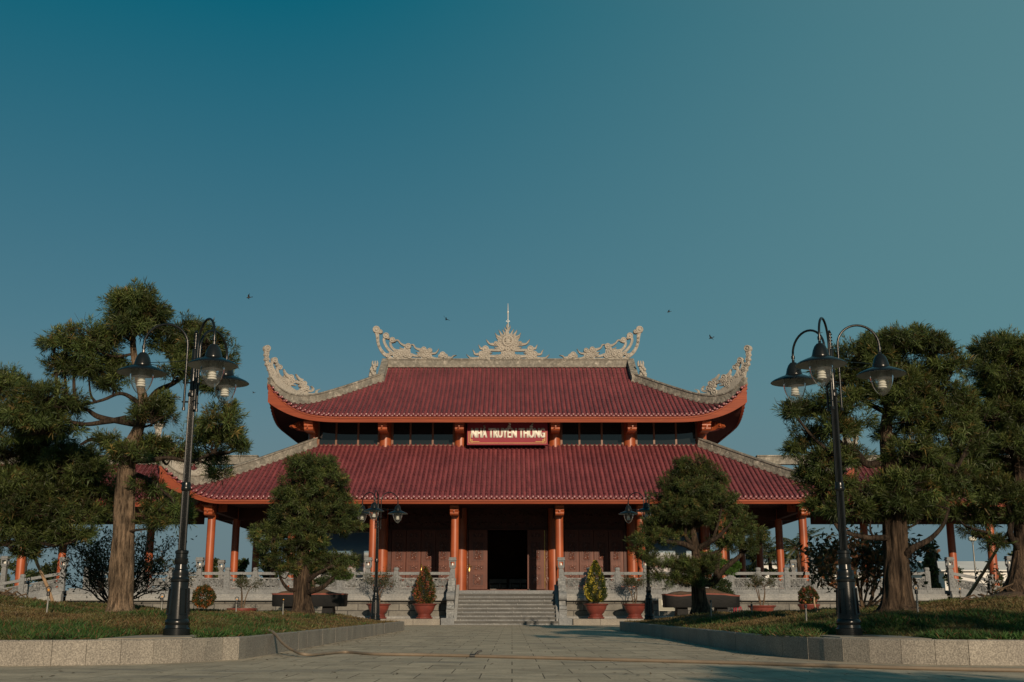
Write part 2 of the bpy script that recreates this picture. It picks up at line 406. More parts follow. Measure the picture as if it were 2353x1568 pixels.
    v = coords(nt, (1,1,1.6)); n1 = noise_tex(nt, v, 1.1, 6, .6)
    ad = nt.nodes.new('ShaderNodeMath'); ad.operation = 'MULTIPLY_ADD'; ad.inputs[1].default_value = .16; nt.links.new(n1, ad.inputs[0])
    nt.links.new(sx.outputs[2], ad.inputs[2])
    r = ramp(nt, [(.0, (.30,.29,.31)), (.28, (.44,.42,.44)), (.42, (.50,.46,.47)), (.44, (.34,.13,.09)), (.49, (.44,.37,.37)), (.51, (.05,.07,.06)), (.62, (.11,.12,.12)), (.66, (.26,.30,.33)), (.70, (.10,.19,.27)), (.85, (.02,.10,.19)), (1.0, (.012,.06,.13))])
    nt.links.new(ad.outputs[0], r.inputs[0])
    vo = nt.nodes.new('ShaderNodeTexVoronoi'); vo.inputs['Scale'].default_value = 5.5; nt.links.new(v, vo.inputs['Vector'])
    r5 = ramp(nt, [(.2, (1,1,1)), (.5, (.35,.38,.4))]); nt.links.new(vo.outputs['Distance'], r5.inputs[0])
    lt = nt.nodes.new('ShaderNodeMath'); lt.operation = 'LESS_THAN'; lt.inputs[1].default_value = .52; nt.links.new(sx.outputs[2], lt.inputs[0])
    mm = nt.nodes.new('ShaderNodeMath'); mm.operation = 'MULTIPLY'; mm.inputs[1].default_value = .75; nt.links.new(lt.outputs[0], mm.inputs[0])
    nt.links.new(mix(nt, mm.outputs[0], r.outputs[0], mix(nt, 1.0, r.outputs[0], r5.outputs[0], 'MULTIPLY')), b.inputs['Base Color'])
    b.inputs['Roughness'].default_value = .4; M['photo'] = m
make_materials()
M = MT
# ------------------------------------------------------------------ light and sky
SUN = Vector((.256, -1.0, .30)).normalized()
el = math.asin(SUN.z); az = math.atan2(SUN.x, SUN.y)
w = bpy.data.worlds.new("World"); SC.world = w; w.use_nodes = True
nt = w.node_tree; bg = nt.nodes['Background']
sky = nt.nodes.new('ShaderNodeTexSky'); sky.sky_type = 'NISHITA'; sky.sun_disc = False
sky.sun_elevation = el; sky.sun_rotation = az; sky.altitude = 0; sky.air_density = 1.0; sky.dust_density = 1.0; sky.ozone_density = 2.0
def vm(op, a, b=None):
    n = nt.nodes.new('ShaderNodeVectorMath'); n.operation = op
    for k, x in enumerate((a, b)):
        if x is None: continue
        if hasattr(x, 'node'): nt.links.new(x, n.inputs[k])
        else: n.inputs[k].default_value = x
    return n.outputs[0]
# the physical sky, toned: scaled, then its bright horizon compressed (x*a/(1+x*b) per channel)
x = vm('MULTIPLY', sky.outputs[0], (.62*.075, .95*.075, .92*.075))
x = vm('MAXIMUM', vm('SUBTRACT', x, (.052, 0, 0)), (.001, .001, .001))
x = vm('DIVIDE', vm('MULTIPLY', x, (1.55, 1.08, 1.10)), vm('ADD', vm('MULTIPLY', x, (5.4, 2.25, 2.0)), (1, 1, 1)))
tcw = nt.nodes.new('ShaderNodeTexCoord')   # pale haze towards the east side of the sky
dt = nt.nodes.new('ShaderNodeVectorMath'); dt.operation = 'DOT_PRODUCT'; nt.links.new(tcw.outputs['Generated'], dt.inputs[0]); dt.inputs[1].default_value = (.95, .31, 0)
mr = nt.nodes.new('ShaderNodeMapRange'); mr.interpolation_type = 'SMOOTHSTEP'; nt.links.new(dt.outputs['Value'], mr.inputs[0])
mr.inputs[1].default_value = .05; mr.inputs[2].default_value = .85; mr.inputs[3].default_value = 0; mr.inputs[4].default_value = .90
hz = mix(nt, mr.outputs[0], x, (.115, .250, .278))
sxw = nt.nodes.new('ShaderNodeSeparateXYZ'); nt.links.new(tcw.outputs['Generated'], sxw.inputs[0])
mr2 = nt.nodes.new('ShaderNodeMapRange'); mr2.interpolation_type = 'SMOOTHSTEP'; nt.links.new(sxw.outputs[2], mr2.inputs[0])
mr2.inputs[1].default_value = .24; mr2.inputs[2].default_value = .03; mr2.inputs[3].default_value = 0; mr2.inputs[4].default_value = .8
hz = mix(nt, mr2.outputs[0], hz, (.135, .195, .225))
x = vm('MULTIPLY', hz, (10, 10, 10))
nt.links.new(x, bg.inputs[0]); bg.inputs[1].default_value = .10
ld = bpy.data.lights.new("sun", 'SUN'); sun = bpy.data.objects.new("sun", ld); C.objects.link(sun)
ld.energy = 3.9; ld.angle = R(.53); ld.color = (1.0, .79, .56)
sun.rotation_euler = SUN.to_track_quat('Z', 'Y').to_euler(); sun.location = (0, 0, 30)
SC.view_settings.view_transform = 'Standard'; SC.view_settings.look = 'None'; SC.view_settings.exposure = 0
# =================================================================== BUILDING
X0 = -0.24            # axis of the hall
YC = 65.5             # ridge line
hall = thing('temple_hall', 'large red tiled temple hall with two tiers of upturned roofs and orange columns', 'temple hall', (X0, YC, 1.54))
FLOOR = 1.54
def lift_f(c, c0, L, n):            # corner lift as a function of distance from the corner
    return L*max(0.0, (c0-c)/c0)**n if c < c0 else 0.0
class Roof:
    """one hipped tier; frames: 'front','left','right','back'"""
    def __init__(s, W, H, z0, a, b, Dside, Dmain, ug, L, c0, n, sp, rad):
        s.W, s.H, s.z0, s.a, s.b = W, H, z0, a, b
        s.Dside, s.Dmain, s.ug = Dside, Dmain, ug
        s.L, s.c0, s.n, s.sp, s.rad = L, c0, n, sp, rad
    def half(s, side): return s.W if side in ('front', 'back') else s.H
    def z(s, c, d):
        return s.z0 + s.a*d + s.b*d*d + lift_f(c, s.c0, s.L, s.n)*max(0.0, 1-d/(s.c0*.9))**2
    def pos(s, side, u, d, zz):
        if side == 'front': return (X0+u, YC-s.H+d, zz)
        if side == 'back': return (X0-u, YC+s.H-d, zz)
        if side == 'left': return (X0-s.W+d, YC-u, zz)
        return (X0+s.W-d, YC+u, zz)
    def dmax(s, side, u):
        h = s.half(side)
        if side in ('front', 'back'):
            return s.Dmain if abs(u) <= s.ug else min(s.Dmain, h-abs(u))
        return min(s.Dside, h-abs(u))
    def surf(s, side, u, d): return Vector(s.pos(side, u, d, s.z(s.half(side)-abs(u), d)))
    def tiles(s, side, fine=True):
        V = []; Fq = []
        half = s.half(side); n = int((half-.12)/s.sp)
        us = [k*s.sp for k in range(-n, n+1)]
        seg = .34 if fine else 1.1; nb = 6 if fine else 4
        for u in us:
            D = s.dmax(side, u)
            if D < .15: continue
            m = max(1, int(round(D/seg))); ju = random.uniform(-.008, .008)
            c = half-abs(u)
            for k in range(m):
                d0, d1 = D*k/m - (.03 if k == 0 else .0), D*(k+1)/m
                b = len(V)
                jr = random.uniform(.94, 1.05)
                for d, r in ((d0, s.rad*1.08*jr), (d1, s.rad*.86*jr)):
                    zz = s.z(c, max(d, 0))
                    for q in range(nb):
                        an = math.pi*q/(nb-1)
                        V.append(s.pos(side, u+ju+r*math.cos(an), d, zz+.02+r*math.sin(an)*1.1))
                for q in range(nb-1): Fq.append((b+q, b+q+1, b+nb+q+1, b+nb+q))
        step = .115 if fine else 1.2
        hw = s.sp/2
        for i in range(len(us)+1):
            u = (us[0]-hw) + i*s.sp
            if abs(u) > half-.05: continue
            D = min(s.dmax(side, u-hw*.6), s.dmax(side, u+hw*.6))
            if abs(u) > s.ug or side in ('left', 'right'): D = s.dmax(side, u)
            if D < .1: continue
            m = max(1, int(round(D/step))); c = half-abs(u)
            for k in range(m):
                d0, d1 = D*k/m, D*(k+1)/m; b = len(V)
                for d, up in ((d0, .022 if fine else .01), (d1, .0)):
                    zz = s.z(c, d)
                    cl, cr = half-abs(u-hw), half-abs(u+hw)
                    V.append(s.pos(side, u-hw, d, s.z(max(cl, 0), d)+up)); V.append(s.pos(side, u, d, zz+up-.028)); V.append(s.pos(side, u+hw, d, s.z(max(cr, 0), d)+up))
                Fq += [(b, b+1, b+4, b+3), (b+1, b+2, b+5, b+4)]
                if fine and k > 0: # riser of the overlapping pan
                    Fq += [(b, b-3, b-2, b+1), (b+1, b-2, b-1, b+2)]
        return fast_mesh('tiles', V, Fq)
    def ends(s, side):
        mb = MB(); half = s.half(side); n = int((half-.12)/s.sp)
        def disc(u, d, zc, r, droop):
            c = []
            ng = 12
            for rr, dd in ((r, .0), (r, -.035), (r*.82, -.05), (r*.72, -.035), (r*.3, -.045)):
                for q in range(ng):
                    an = 2*math.pi*q/ng
                    dz = rr*math.sin(an); 
                    if droop and dz > 0: dz *= .15
                    c.append(s.pos(side, u+rr*math.cos(an)*(1.08 if droop else 1), d+dd, zc+dz))
            fs = []
            for i in range(4):
                for q in range(ng):
                    j = (q+1) % ng; fs.append((i*ng+q, (i+1)*ng+q, (i+1)*ng+j, i*ng+j))
            fs.append(tuple(range(4*ng+ng-1, 4*ng-1, -1)))
            mb.add(c, fs)
        for k in range(-n, n+1):
            u = k*s.sp; z = s.z(half-abs(u), 0)
            disc(u, -.04, z+.055, s.rad*1.22, False)
            u2 = u+s.sp/2
            if abs(u2) < half-.1:
                disc(u2, -.03, s.z(half-abs(u2), 0)-.0, s.rad*1.5, True)
        return mb.mesh('eave_tiles', 40)
    def fascia(s, side, hgt, kb, thick=.10):
        """orange eave board, deeper at the upturned corners"""
        half = s.half(side); mb = MB(); us = list(np.linspace(-half, half, 121))
        def zt(u): return s.z(half-abs(u), 0)-.075
        def zb(u): return s.z0-hgt + kb*lift_f(half-abs(u), s.c0, s.L, s.n*.9)
        ring = []
        for u in us:
            t, b = zt(u), zb(u); k = .085
            prof = [(-.035, t), (-.035, t-k), (.0, t-k-.012), (.0+.03, b), (thick+.03, b), (thick, t)]
            ring.append([s.pos(side, u, d, z) for d, z in prof])
        vs = [p for r in ring for p in r]; n = 6; fs = []
        for i in range(len(us)-1):
            for q in range(n):
                j = (q+1) % n; fs.append((i*n+q, i*n+j, (i+1)*n+j, (i+1)*n+q))
        fs.append(tuple(range(n-1, -1, -1))); b0 = (len(us)-1)*n; fs.append(tuple(range(b0, b0+n)))
        mb.add(vs, fs); return mb.mesh('fascia', 35)
    def soffit(s, side, hgt, kb, din, zin):
        half = s.half(side); mb = MB(); us = np.linspace(-half+.12, half-.12, 81); vs = []; fs = []
        for u in us:
            c = half-abs(u); zb = s.z0-hgt + kb*lift_f(c, s.c0, s.L, s.n*.9)+.03
            for t in np.linspace(0, 1, 6):
                d = .11+(din-.11)*t
                uu = u if abs(u) <= half-d else math.copysign(half-d, u)
                vs.append(s.pos(side, uu, d, zb*(1-t)**1.0+zin*t))
        for i in range(80):
            for q in range(5): fs.append((i*6+q, i*6+q+1, (i+1)*6+q+1, (i+1)*6+q))
        return mb.add(vs, fs).mesh('soffit', 30)
    def hip_pts(s, cx, cy, d0, d1, n):
        out = []
        for d in np.linspace(d0, d1, n):
            out.append(Vector((X0+cx*(s.W-d), YC+cy*(s.H-d), s.z(d, d))))
        return out
def band(name, pts, w, h, mat, parent, cap=True, lo=-.05, hs=None):
    """stone ridge band along pts: box section plus a projecting cap moulding"""
    mb = MB(); n = len(pts); ringA = []
    for i, p in enumerate(pts):
        t = pts[min(i+1, n-1)]-pts[max(i-1, 0)]; t.z = 0
        if t.length < 1e-6: t = Vector((1,0,0))
        t.normalize(); s = Vector((-t.y, t.x, 0)); hh = h if hs is None else hs[i]
        sec = [(-w*.62, lo), (-w*.62, hh*.22), (-w*.5, hh*.25), (-w*.5, hh*.80), (-w*.66, hh*.84), (-w*.66, hh), (w*.66, hh), (w*.66, hh*.84), (w*.5, hh*.80), (w*.5, hh*.25), (w*.62, hh*.22), (w*.62, lo)]
        ringA.append([p + s*a + Vector((0,0,b)) for a, b in sec])
    vs = [p for r in ringA for p in r]; k = 12; fs = []
    for i in range(n-1):
        for q in range(k):
            j = (q+1) % k; fs.append((i*k+q, (i+1)*k+q, (i+1)*k+j, i*k+j))
    fs.append(tuple(range(k))); b0 = (n-1)*k; fs.append(tuple(range(b0+k-1, b0-1, -1)))
    mb.add(vs, fs)
    return mb.build(name, mat, parent, 35)

UP = Roof(12.5, 7.1, 10.5, .47, .0152, 5.2, 7.1, 7.3, 1.72, 4.4, 3.5, .245, .062)
LOW = Roof(16.5, 11.5, 5.80, .48, .009, 6.2, 6.35, -1, 1.6, 2.9, 1.75, .245, .062)
def tier(roof, name, hgt, kb, din, zin):
    sides = ('front', 'left', 'right', 'back')
    me = roof.tiles('front', True); r = link_mesh(name, me, M['tile'], hall)
    # remaining slopes joined in the same roof part
    for sd in sides[1:]:
        o = link_mesh('tile_slope', roof.tiles(sd, sd != 'back'), M['tile'], r)
    for sd in sides:
        link_mesh('eave_tiles', roof.ends(sd), M['tile_end'], r)
        link_mesh('eave_fascia', roof.fascia(sd, *((hgt, kb) if sd == 'front' else (hgt*.62, .82))), M['fascia'], r)
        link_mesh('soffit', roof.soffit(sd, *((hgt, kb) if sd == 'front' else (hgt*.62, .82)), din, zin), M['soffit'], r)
    return r
upper = tier(UP, 'upper_roof', .36, .62, 2.1, 10.75)
lower = tier(LOW, 'lower_roof', .27, .62, 1.6, 5.75)
# ridge of the upper roof
ZR = 14.60
RXH = 7.05
band('main_ridge', [Vector((X0+x, YC, ZR-.02)) for x in np.linspace(-RXH, RXH, 40)], .34, .47, M['ridge'], upper)
for sx in (-1, 1):
    # gable descending ridge and gable wall
    pts = [Vector((X0+sx*7.22, YC-7.1+d, UP.z0+UP.a*d+UP.b*d*d)) for d in np.linspace(5.05, 7.1, 8)]
    band('gable_ridge', pts, .30, .50, M['ridge'], upper)
    pts = [Vector((X0+sx*7.22, YC+7.1-d, UP.z0+UP.a*d+UP.b*d*d)) for d in np.linspace(5.05, 7.1, 8)]
    band('gable_ridge', pts, .30, .50, M['ridge'], upper)
    mb = MB(); zg = UP.z0+UP.a*5.2+UP.b*27
    mb.hexa([(X0+sx*7.0, YC-1.9, zg-.3), (X0+sx*7.12, YC-1.9, zg-.3), (X0+sx*7.12, YC+1.9, zg-.3), (X0+sx*7.0, YC+1.9, zg-.3),
             (X0+sx*7.0, YC-.05, ZR-.05), (X0+sx*7.12, YC-.05, ZR-.05), (X0+sx*7.12, YC+.05, ZR-.05), (X0+sx*7.0, YC+.05, ZR-.05)])
    mb.build('gable_wall', M['stone'], upper)
    # small scaly guardian ornament at the foot of the gable ridge
    mb = MB(); base = Vector((X0+sx*7.62, YC-1.75, zg-.05))
    for k in range(9):
        t = k/8
        for q in range(4):
            mb.sphere((base.x+sx*(.10*math.sin(t*3)+.02)+.10*(q-1.5)*(1-.35*t), base.y+.09*((q*7+k) % 3-1), base.z+.98*t), .105*(1-.25*t)+.01*((k+q) % 2), 8, 5)
    for q in (-1, 0, 1): mb.tube([(base.x+q*.12, base.y, base.z+.95), (base.x+q*.15, base.y, base.z+1.15), (base.x+q*.12, base.y, base.z+1.27)], [.07, .055, .03], 7)
    mb.build('guardian_ornament', M['ornament'], upper, 50)
    for sy in (-1, 1):
        hp = UP.hip_pts(sx, sy, .02, 5.25, 44)
        band('hip_ridge', hp, .30, .46, M['ridge'], upper, hs=[.34+.12*min(1, i/8) for i in range(44)])
        hp = LOW.hip_pts(sx, sy, .02, 6.25, 44)
        band('hip_ridge', hp, .30, .46, M['ridge'], lower, hs=[.34+.12*min(1, i/8) for i in range(44)])
# ------------------------------------------------------------------ ornament strokes (traced as 2-D curves, built as thick relief)
def stroke(mb, pts, wid, P, th, n=5):
    th = th*random.uniform(.90, 1.1)
    c = crom([(p[0], p[1], wd) for p, wd in zip(pts, wid)], n)
    m = len(c); vs = []; fs = []
    for i in range(m):
        t = np.array(c[min(i+1, m-1)][:2])-np.array(c[max(i-1, 0)][:2]); L = np.hypot(*t) or 1; t /= L
        nn = np.array((-t[1], t[0])); hw = max(c[i][2]*1.16, 1.0)/2; q = np.array(c[i][:2])
        l, r_, l2, r2 = q+nn*hw, q-nn*hw, q+nn*hw*.55, q-nn*hw*.55
        for (a, d) in ((l, -th*.6), (l2, -th), (q, -th*.82), (r2, -th), (r_, -th*.6), (r_, th*.6), (q, th), (l, th*.6)):
            vs.append(P(a[0], a[1], d))
    k = 8
    for i in range(m-1):
        for q in range(k):
            j = (q+1) % k; fs.append((i*k+q, (i+1)*k+q, (i+1)*k+j, i*k+j))
    fs.append(tuple(range(k))); b0 = (m-1)*k; fs.append(tuple(range(b0+k-1, b0-1, -1)))
    mb.add(vs, fs)
def boss(mb, cx, cy, r, P, th, n=16):
    th = th*random.uniform(1.08, 1.4); r = r*1.09; vs = []; fs = []
    prof = [(1.0, th), (1.0, -th*.8), (.86, -th*1.1), (.66, -th*1.05), (.58, -th*.75), (.38, -th*.8), (.33, -th*1.15), (.12, -th*1.3)]
    for rr, d in prof:
        for q in range(n):
            an = 2*math.pi*q/n; vs.append(P(cx+r*rr*math.cos(an), cy+r*rr*math.sin(an), d))
    for i in range(len(prof)-1):
        for q in range(n):
            j = (q+1) % n; fs.append((i*n+q, (i+1)*n+q, (i+1)*n+j, i*n+j))
    fs.append(tuple(range(n))); b0 = (len(prof)-1)*n; fs.append(tuple(range(b0+n-1, b0-1, -1)))
    mb.add(vs, fs)
def plate(mb, poly, P, th):
    th *= random.uniform(.6, .8); mb.prism(poly, P, -th, th)
K5 = .00439
def ridge_map(sx):
    def P(x, y, d):
        lx = (x-1963)*K5
        return (X0 + (lx if sx < 0 else -lx), YC + d, ZR+.45+(530-y)*.0044)
    return P
def horn(sx):
    mb = MB(); P = ridge_map(sx); th = .10
    S = lambda pts, w: stroke(mb, pts, w, P, th)
    S([(180,120),(200,200),(212,300),(240,380),(290,450),(365,505),(400,545)], [58,42,34,36,40,48,60])
    S([(315,205),(290,265),(310,330),(350,390),(400,440),(460,485)], [42,32,32,34,36,44])
    S([(405,268),(378,310),(400,370),(450,412),(540,425)], [38,30,32,36,50])
    S([(430,275),(480,272),(512,310),(560,340),(610,350)], [20,20,22,28,40])
    S([(540,430),(520,395),(506,368)], [26,16,6]); S([(560,400),(535,388),(505,365)], [24,16,5])
    S([(650,330),(690,335),(716,375),(770,398),(830,405)], [10,20,22,32,40])
    S([(655,465),(730,488),(810,480)], [34,30,44]); S([(800,438),(760,442),(725,434)], [28,18,5])
    S([(925,455),(985,450),(1012,425),(1035,388)], [26,22,16,5])
    S([(920,500),(1000,522),(1060,515),(1105,480)], [30,22,26,30])
    S([(1140,505),(1200,512),(1230,487),(1272,477)], [36,24,16,5])
    for a in ((185,122,46),(242,152,28),(318,208,40),(346,238,20),(405,268,37),(432,278,20),(620,352,38),(605,428,35),(535,457,38),(470,432,34),(590,472,36),(450,480,36),(392,452,28),(350,482,30),(640,485,36),(520,478,30),
              (205,172,16),(205,240,15),(210,295,15),(232,352,16),(280,430,18),(830,398,36),(875,435,38),(912,412,32),(840,482,33),(895,492,30),(800,420,28),(1085,470,40),(1125,492,32),(1050,490,24),(770,470,26)):
        boss(mb, a[0], a[1], a[2], P, th)
    plate(mb, [(430,395),(520,440),(600,330),(650,400),(660,500),(420,515)], P, th)
    plate(mb, [(780,395),(920,395),(945,460),(935,520),(800,520)], P, th)
    plate(mb, [(380,505),(1180,530),(1180,545),(380,545)], P, th)
    return mb.build('ridge_end_ornament', M['ornament'], upper, 35)
horn(-1); horn(1)
mb = MB()
for sx in (-1, 1):
    P = ridge_map(sx); th = .10
    S = lambda pts, w: stroke(mb, pts, w, P, th)
    S([(1905,240),(1850,225),(1812,205),(1788,168)], [44,30,20,5]); S([(1890,220),(1862,172),(1838,128)], [34,24,5])
    S([(1925,200),(1908,160),(1886,118)], [30,20,5]); S([(1880,275),(1830,250),(1800,215)], [36,26,8])
    S([(1880,320),(1800,326),(1722,322),(1690,290),(1668,260)], [64,44,24,20,5])
    S([(1900,400),(1800,408),(1720,408),(1670,425)], [44,32,32,46]); S([(1840,372),(1800,378),(1775,362)], [30,16,5])
    S([(1650,380),(1598,385),(1582,360),(1566,332)], [34,26,18,5]); S([(1590,462),(1522,462),(1506,430),(1485,400)], [34,24,18,5])
    S([(1570,516),(1472,516),(1440,500),(1405,466)], [26,22,18,5]); S([(1690,490),(1760,492),(1830,498)], [42,34,44]); S([(1690,445),(1730,450),(1755,440)], [26,16,5])
    for a in ((1860,280,36),(1855,325,40),(1885,370,42),(1800,312,26),(1660,390,42),(1610,462,42),(1665,450,38),(1610,507,30),(1670,500,38),(1700,432,30),(1865,497,32),(1820,500,30),(1935,465,46),(1900,452,30),(1925,500,30),(1898,215,22),(1940,350,30)):
        boss(mb, a[0], a[1], a[2], P, th)
    plate(mb, [(1963,200),(1900,230),(1870,320),(1890,400),(1963,430)], P, th); plate(mb, [(1590,430),(1720,400),(1720,530),(1560,530)], P, th)
    plate(mb, [(1963,430),(1890,450),(1920,530),(1963,545)], P, th)
P = ridge_map(-1)
boss(mb, 1963, 283, 76, P, .15, 28)
for rr in (1,):   # round emblem of bars on the disc
    for (a, b, c, d) in ((1908,270,2018,262),(1920,292,2006,286),(1930,248,1996,242),(1930,318,1996,312),(1940,300,1952,330),(1974,300,1986,330),(1957,235,1969,332),(1938,236,1948,262),(1978,236,1988,262)):
        mb.prism([(a,b),(c,b),(c,d),(a,d)], P, -.235+random.uniform(0,.01), -.10)
boss(mb, 1963, 388, 40, P, .12); boss(mb, 1963, 505, 38, P, .13)
stroke(mb, [(1963,215),(1950,160),(1968,120),(1948,80),(1962,32)], [56,42,30,22,6], P, .11)
stroke(mb, [(1950,140),(1926,120),(1914,90)], [24,18,5], P, .1); stroke(mb, [(1964,120),(1990,98),(1988,55)], [22,16,5], P, .1)
mb.build('ridge_centre_ornament', M['ornament'], upper, 35)
# lightning rod
mb = MB(); ztip = at(1162, 696, YC).z; zr = ZR+.45+2.0
mb.tube([(X0, YC+.16, zr-.4), (X0, YC+.16, zr+.62*(ztip-zr)), (X0, YC+.16, ztip)], [.045, .035, .012], 8)
mb.lathe([(.03, -.06), (.06, -.02), (.06, .04), (.03, .08)], (X0, YC+.16, zr+.62*(ztip-zr)), 10)
mb.box(X0-.12, X0+.12, YC+.145, YC+.175, zr+.35, zr+.37); mb.box(X0-.015, X0+.015, YC+.05, YC+.28, zr+.40, zr+.42)
mb.build('lightning_rod', M['rod'], hall, 40)
# corner ornament, traced once on the diagonal plane through the upper left corner
def corner_px(x, y):
    px, py = (1030+x/3.734)/1.74074, (1360+y/3.734)/1.74074
    d = ray(px, py); cx, cy = X0-UP.W, YC-UP.H
    # diagonal plane: (X-cx) - (Y-cy) = 0
    t = (cx-cy)/(d.x-d.y); p = d*t
    return p.x-cx, p.z+CAM_H-UP.z(0, 0)
def corner_orn(roof, sx, parent):
    zc = roof.z(0, 0); cx, cy = X0+sx*roof.W, YC-roof.H
    def P(x, y, d):
        s, z = corner_px(x, y); k = .7071
        return (cx - sx*s + sx*d*k*(-1 if sx > 0 else -1)*-1, cy + s + d*k, zc + z)
    mb = MB(); th = .085; S = lambda pts, w: stroke(mb, pts, w, P, th)
    S([(140,130),(135,220),(137,290),(148,360),(178,430),(205,500),(245,590)], [74,52,40,42,50,54,70])
    S([(250,300),(217,335),(217,400),(242,460),(282,540),(340,610)], [44,28,28,34,44,50])
    S([(320,410),(292,440),(302,500),(342,560),(400,600),(455,622)], [38,28,30,36,44,50])
    S([(455,545),(420,510),(402,475),(386,438)], [48,34,22,5]); S([(435,590),(402,562),(390,530)], [30,20,6])
    S([(520,640),(560,630),(610,640)], [40,32,40]); S([(565,682),(512,672),(522,640)], [16,24,26])
    S([(668,612),(622,585),(592,550),(568,512)], [46,32,20,5]); S([(650,630),(602,632),(568,598)], [32,24,6])
    S([(450,695),(500,735),(570,775),(650,798)], [52,44,40,50]); S([(735,760),(800,768),(828,735),(798,692)], [40,30,22,7])
    S([(715,815),(800,818),(872,802),(884,762),(932,736)], [44,32,26,20,5])
    for a in ((140,130,46),(132,222,30),(136,292,28),(150,362,30),(186,440,32),(212,508,30),(250,302,38),(272,335,22),(290,542,25),(325,412,36),(292,372,22),(490,560,40),(485,612,34),(380,618,36),(450,668,38),(520,602,30),(430,642,30),(690,655,38),(655,682,32),(680,738,38),(640,645,28),(722,722,38),(635,784,42),(420,700,26)):
        boss(mb, a[0], a[1], a[2], P, th)
    plate(mb, [(300,575),(420,592),(520,560),(545,632),(470,705),(380,665)], P, th); plate(mb, [(660,685),(742,690),(752,812),(690,830),(650,760)], P, th)
    plate(mb, [(178,500),(262,520),(342,610),(440,690),(560,780),(700,840),(690,880),(520,840),(330,760),(215,690),(186,600)], P, th*1.5)
    return mb.build('corner_ornament', M['ornament'], parent, 35)
for sx in (-1, 1):
    corner_orn(UP, sx, upper); corner_orn(LOW, sx, lower)
# carved corner beams ending in dragon heads under the upturned corners
def corner_beam(roof, sx, sy, s0, s1, z0, parent):
    mb = MB(); cx, cy = X0+sx*roof.W, YC+sy*roof.H; k = .7071
    P = lambda s, z, d: (cx-sx*s+sx*d*k*-1, cy-sy*s+sy*d*k, z0+z)
    poly = [(s0+.0, .10), (s0+.05, .22), (s0+.18, .27), (s0+.26, .38), (s0+.5, .44), (s1, .52), (s1, .02), (s0+.7, -.06), (s0+.35, -.04), (s0+.22, .06), (s0+.1, .02)]
    mb.prism(poly, P, -.13, .13)
    for d in (-.14, .14):
        for a, z, r in ((s0+.12, .16, .07), (s0+.34, .27, .09), (s0+.5, .12, .10), (s0+.7, .27, .10), (s0+.9, .12, .09), (s0+1.1, .3, .09)):
            c = P(a, z, d); mb.sphere(c, r, 8, 6, (.8, .8, 1))
    mb.build('corner_beam', M['column'], parent, 40)
for sx in (-1, 1):
    corner_beam(UP, sx, -1, 1.05, 2.4, 9.98, upper); corner_beam(LOW, sx, -1, 1.3, 2.6, 5.35, lower)
# ------------------------------------------------------------------ columns and brackets
def column(x, y, r, z0, z1, plinth=False):
    mb = MB(); mb.lathe([(r*1.0, 0), (r*1.015, (z1-z0)*.4), (r*.97, z1-z0)], (X0+x, y, z0), 26)
    o = mb.build('column', M['column'], hall, 40)
    return o
def bracket(x, y, w, d, z0, h, parent=hall):
    prof = []
    for k in range(25):
        t = k/24; zz = z0+h*(1-t)
        bulge = .055*abs(math.sin(t*math.pi*3))
        prof.append((y-d*(1-.22*t)-bulge, zz))
    prof += [(y, z0), (y, z0+h)]
    mb = MB(); mb.prism(prof, lambda a, b, dd: (X0+x+dd, a, b), -w/2, w/2)
    for sx in (-1, 1): # scroll relief on the cheeks
        for k, zz in enumerate((.78, .42)):
            mb.sphere((X0+x+sx*w/2, y-d*.55, z0+h*zz), .085, 10, 6, (.35, 1, 1))
    mb.tube([(X0+x, y-d-.03, z0+h*.38), (X0+x, y-d-.09, z0+h*.38)], .035, 8)
    return mb.build('bracket', M['column'], parent, 40)
OX = (2.52, 6.45, 10.37, 14.28)
for sx in (-1, 1):
    for x in OX:
        column(sx*x, 55.5, .195, FLOOR, 5.85); bracket(sx*x, 55.32, .40, .62, 5.06, .50)
    for y in (60.5, 65.5, 70.5, 75.5): column(sx*14.28, y, .195, FLOOR, 5.85)
    for x in (2.42, 6.55): column(sx*x, 60.35, .30, FLOOR, 6.6)
    column(sx*10.37, 60.4, .25, FLOOR, 6.6); column(sx*10.37, 65.5, .25, FLOOR, 6.6); column(sx*10.37, 70.5, .25, FLOOR, 6.6)
    for x in (2.52, 6.54, 10.42):
        column(sx*x, 60.5, .315 if x < 10 else .24, 8.9, 10.9); bracket(sx*x, 60.2, .46, 1.40, 9.80, .50)
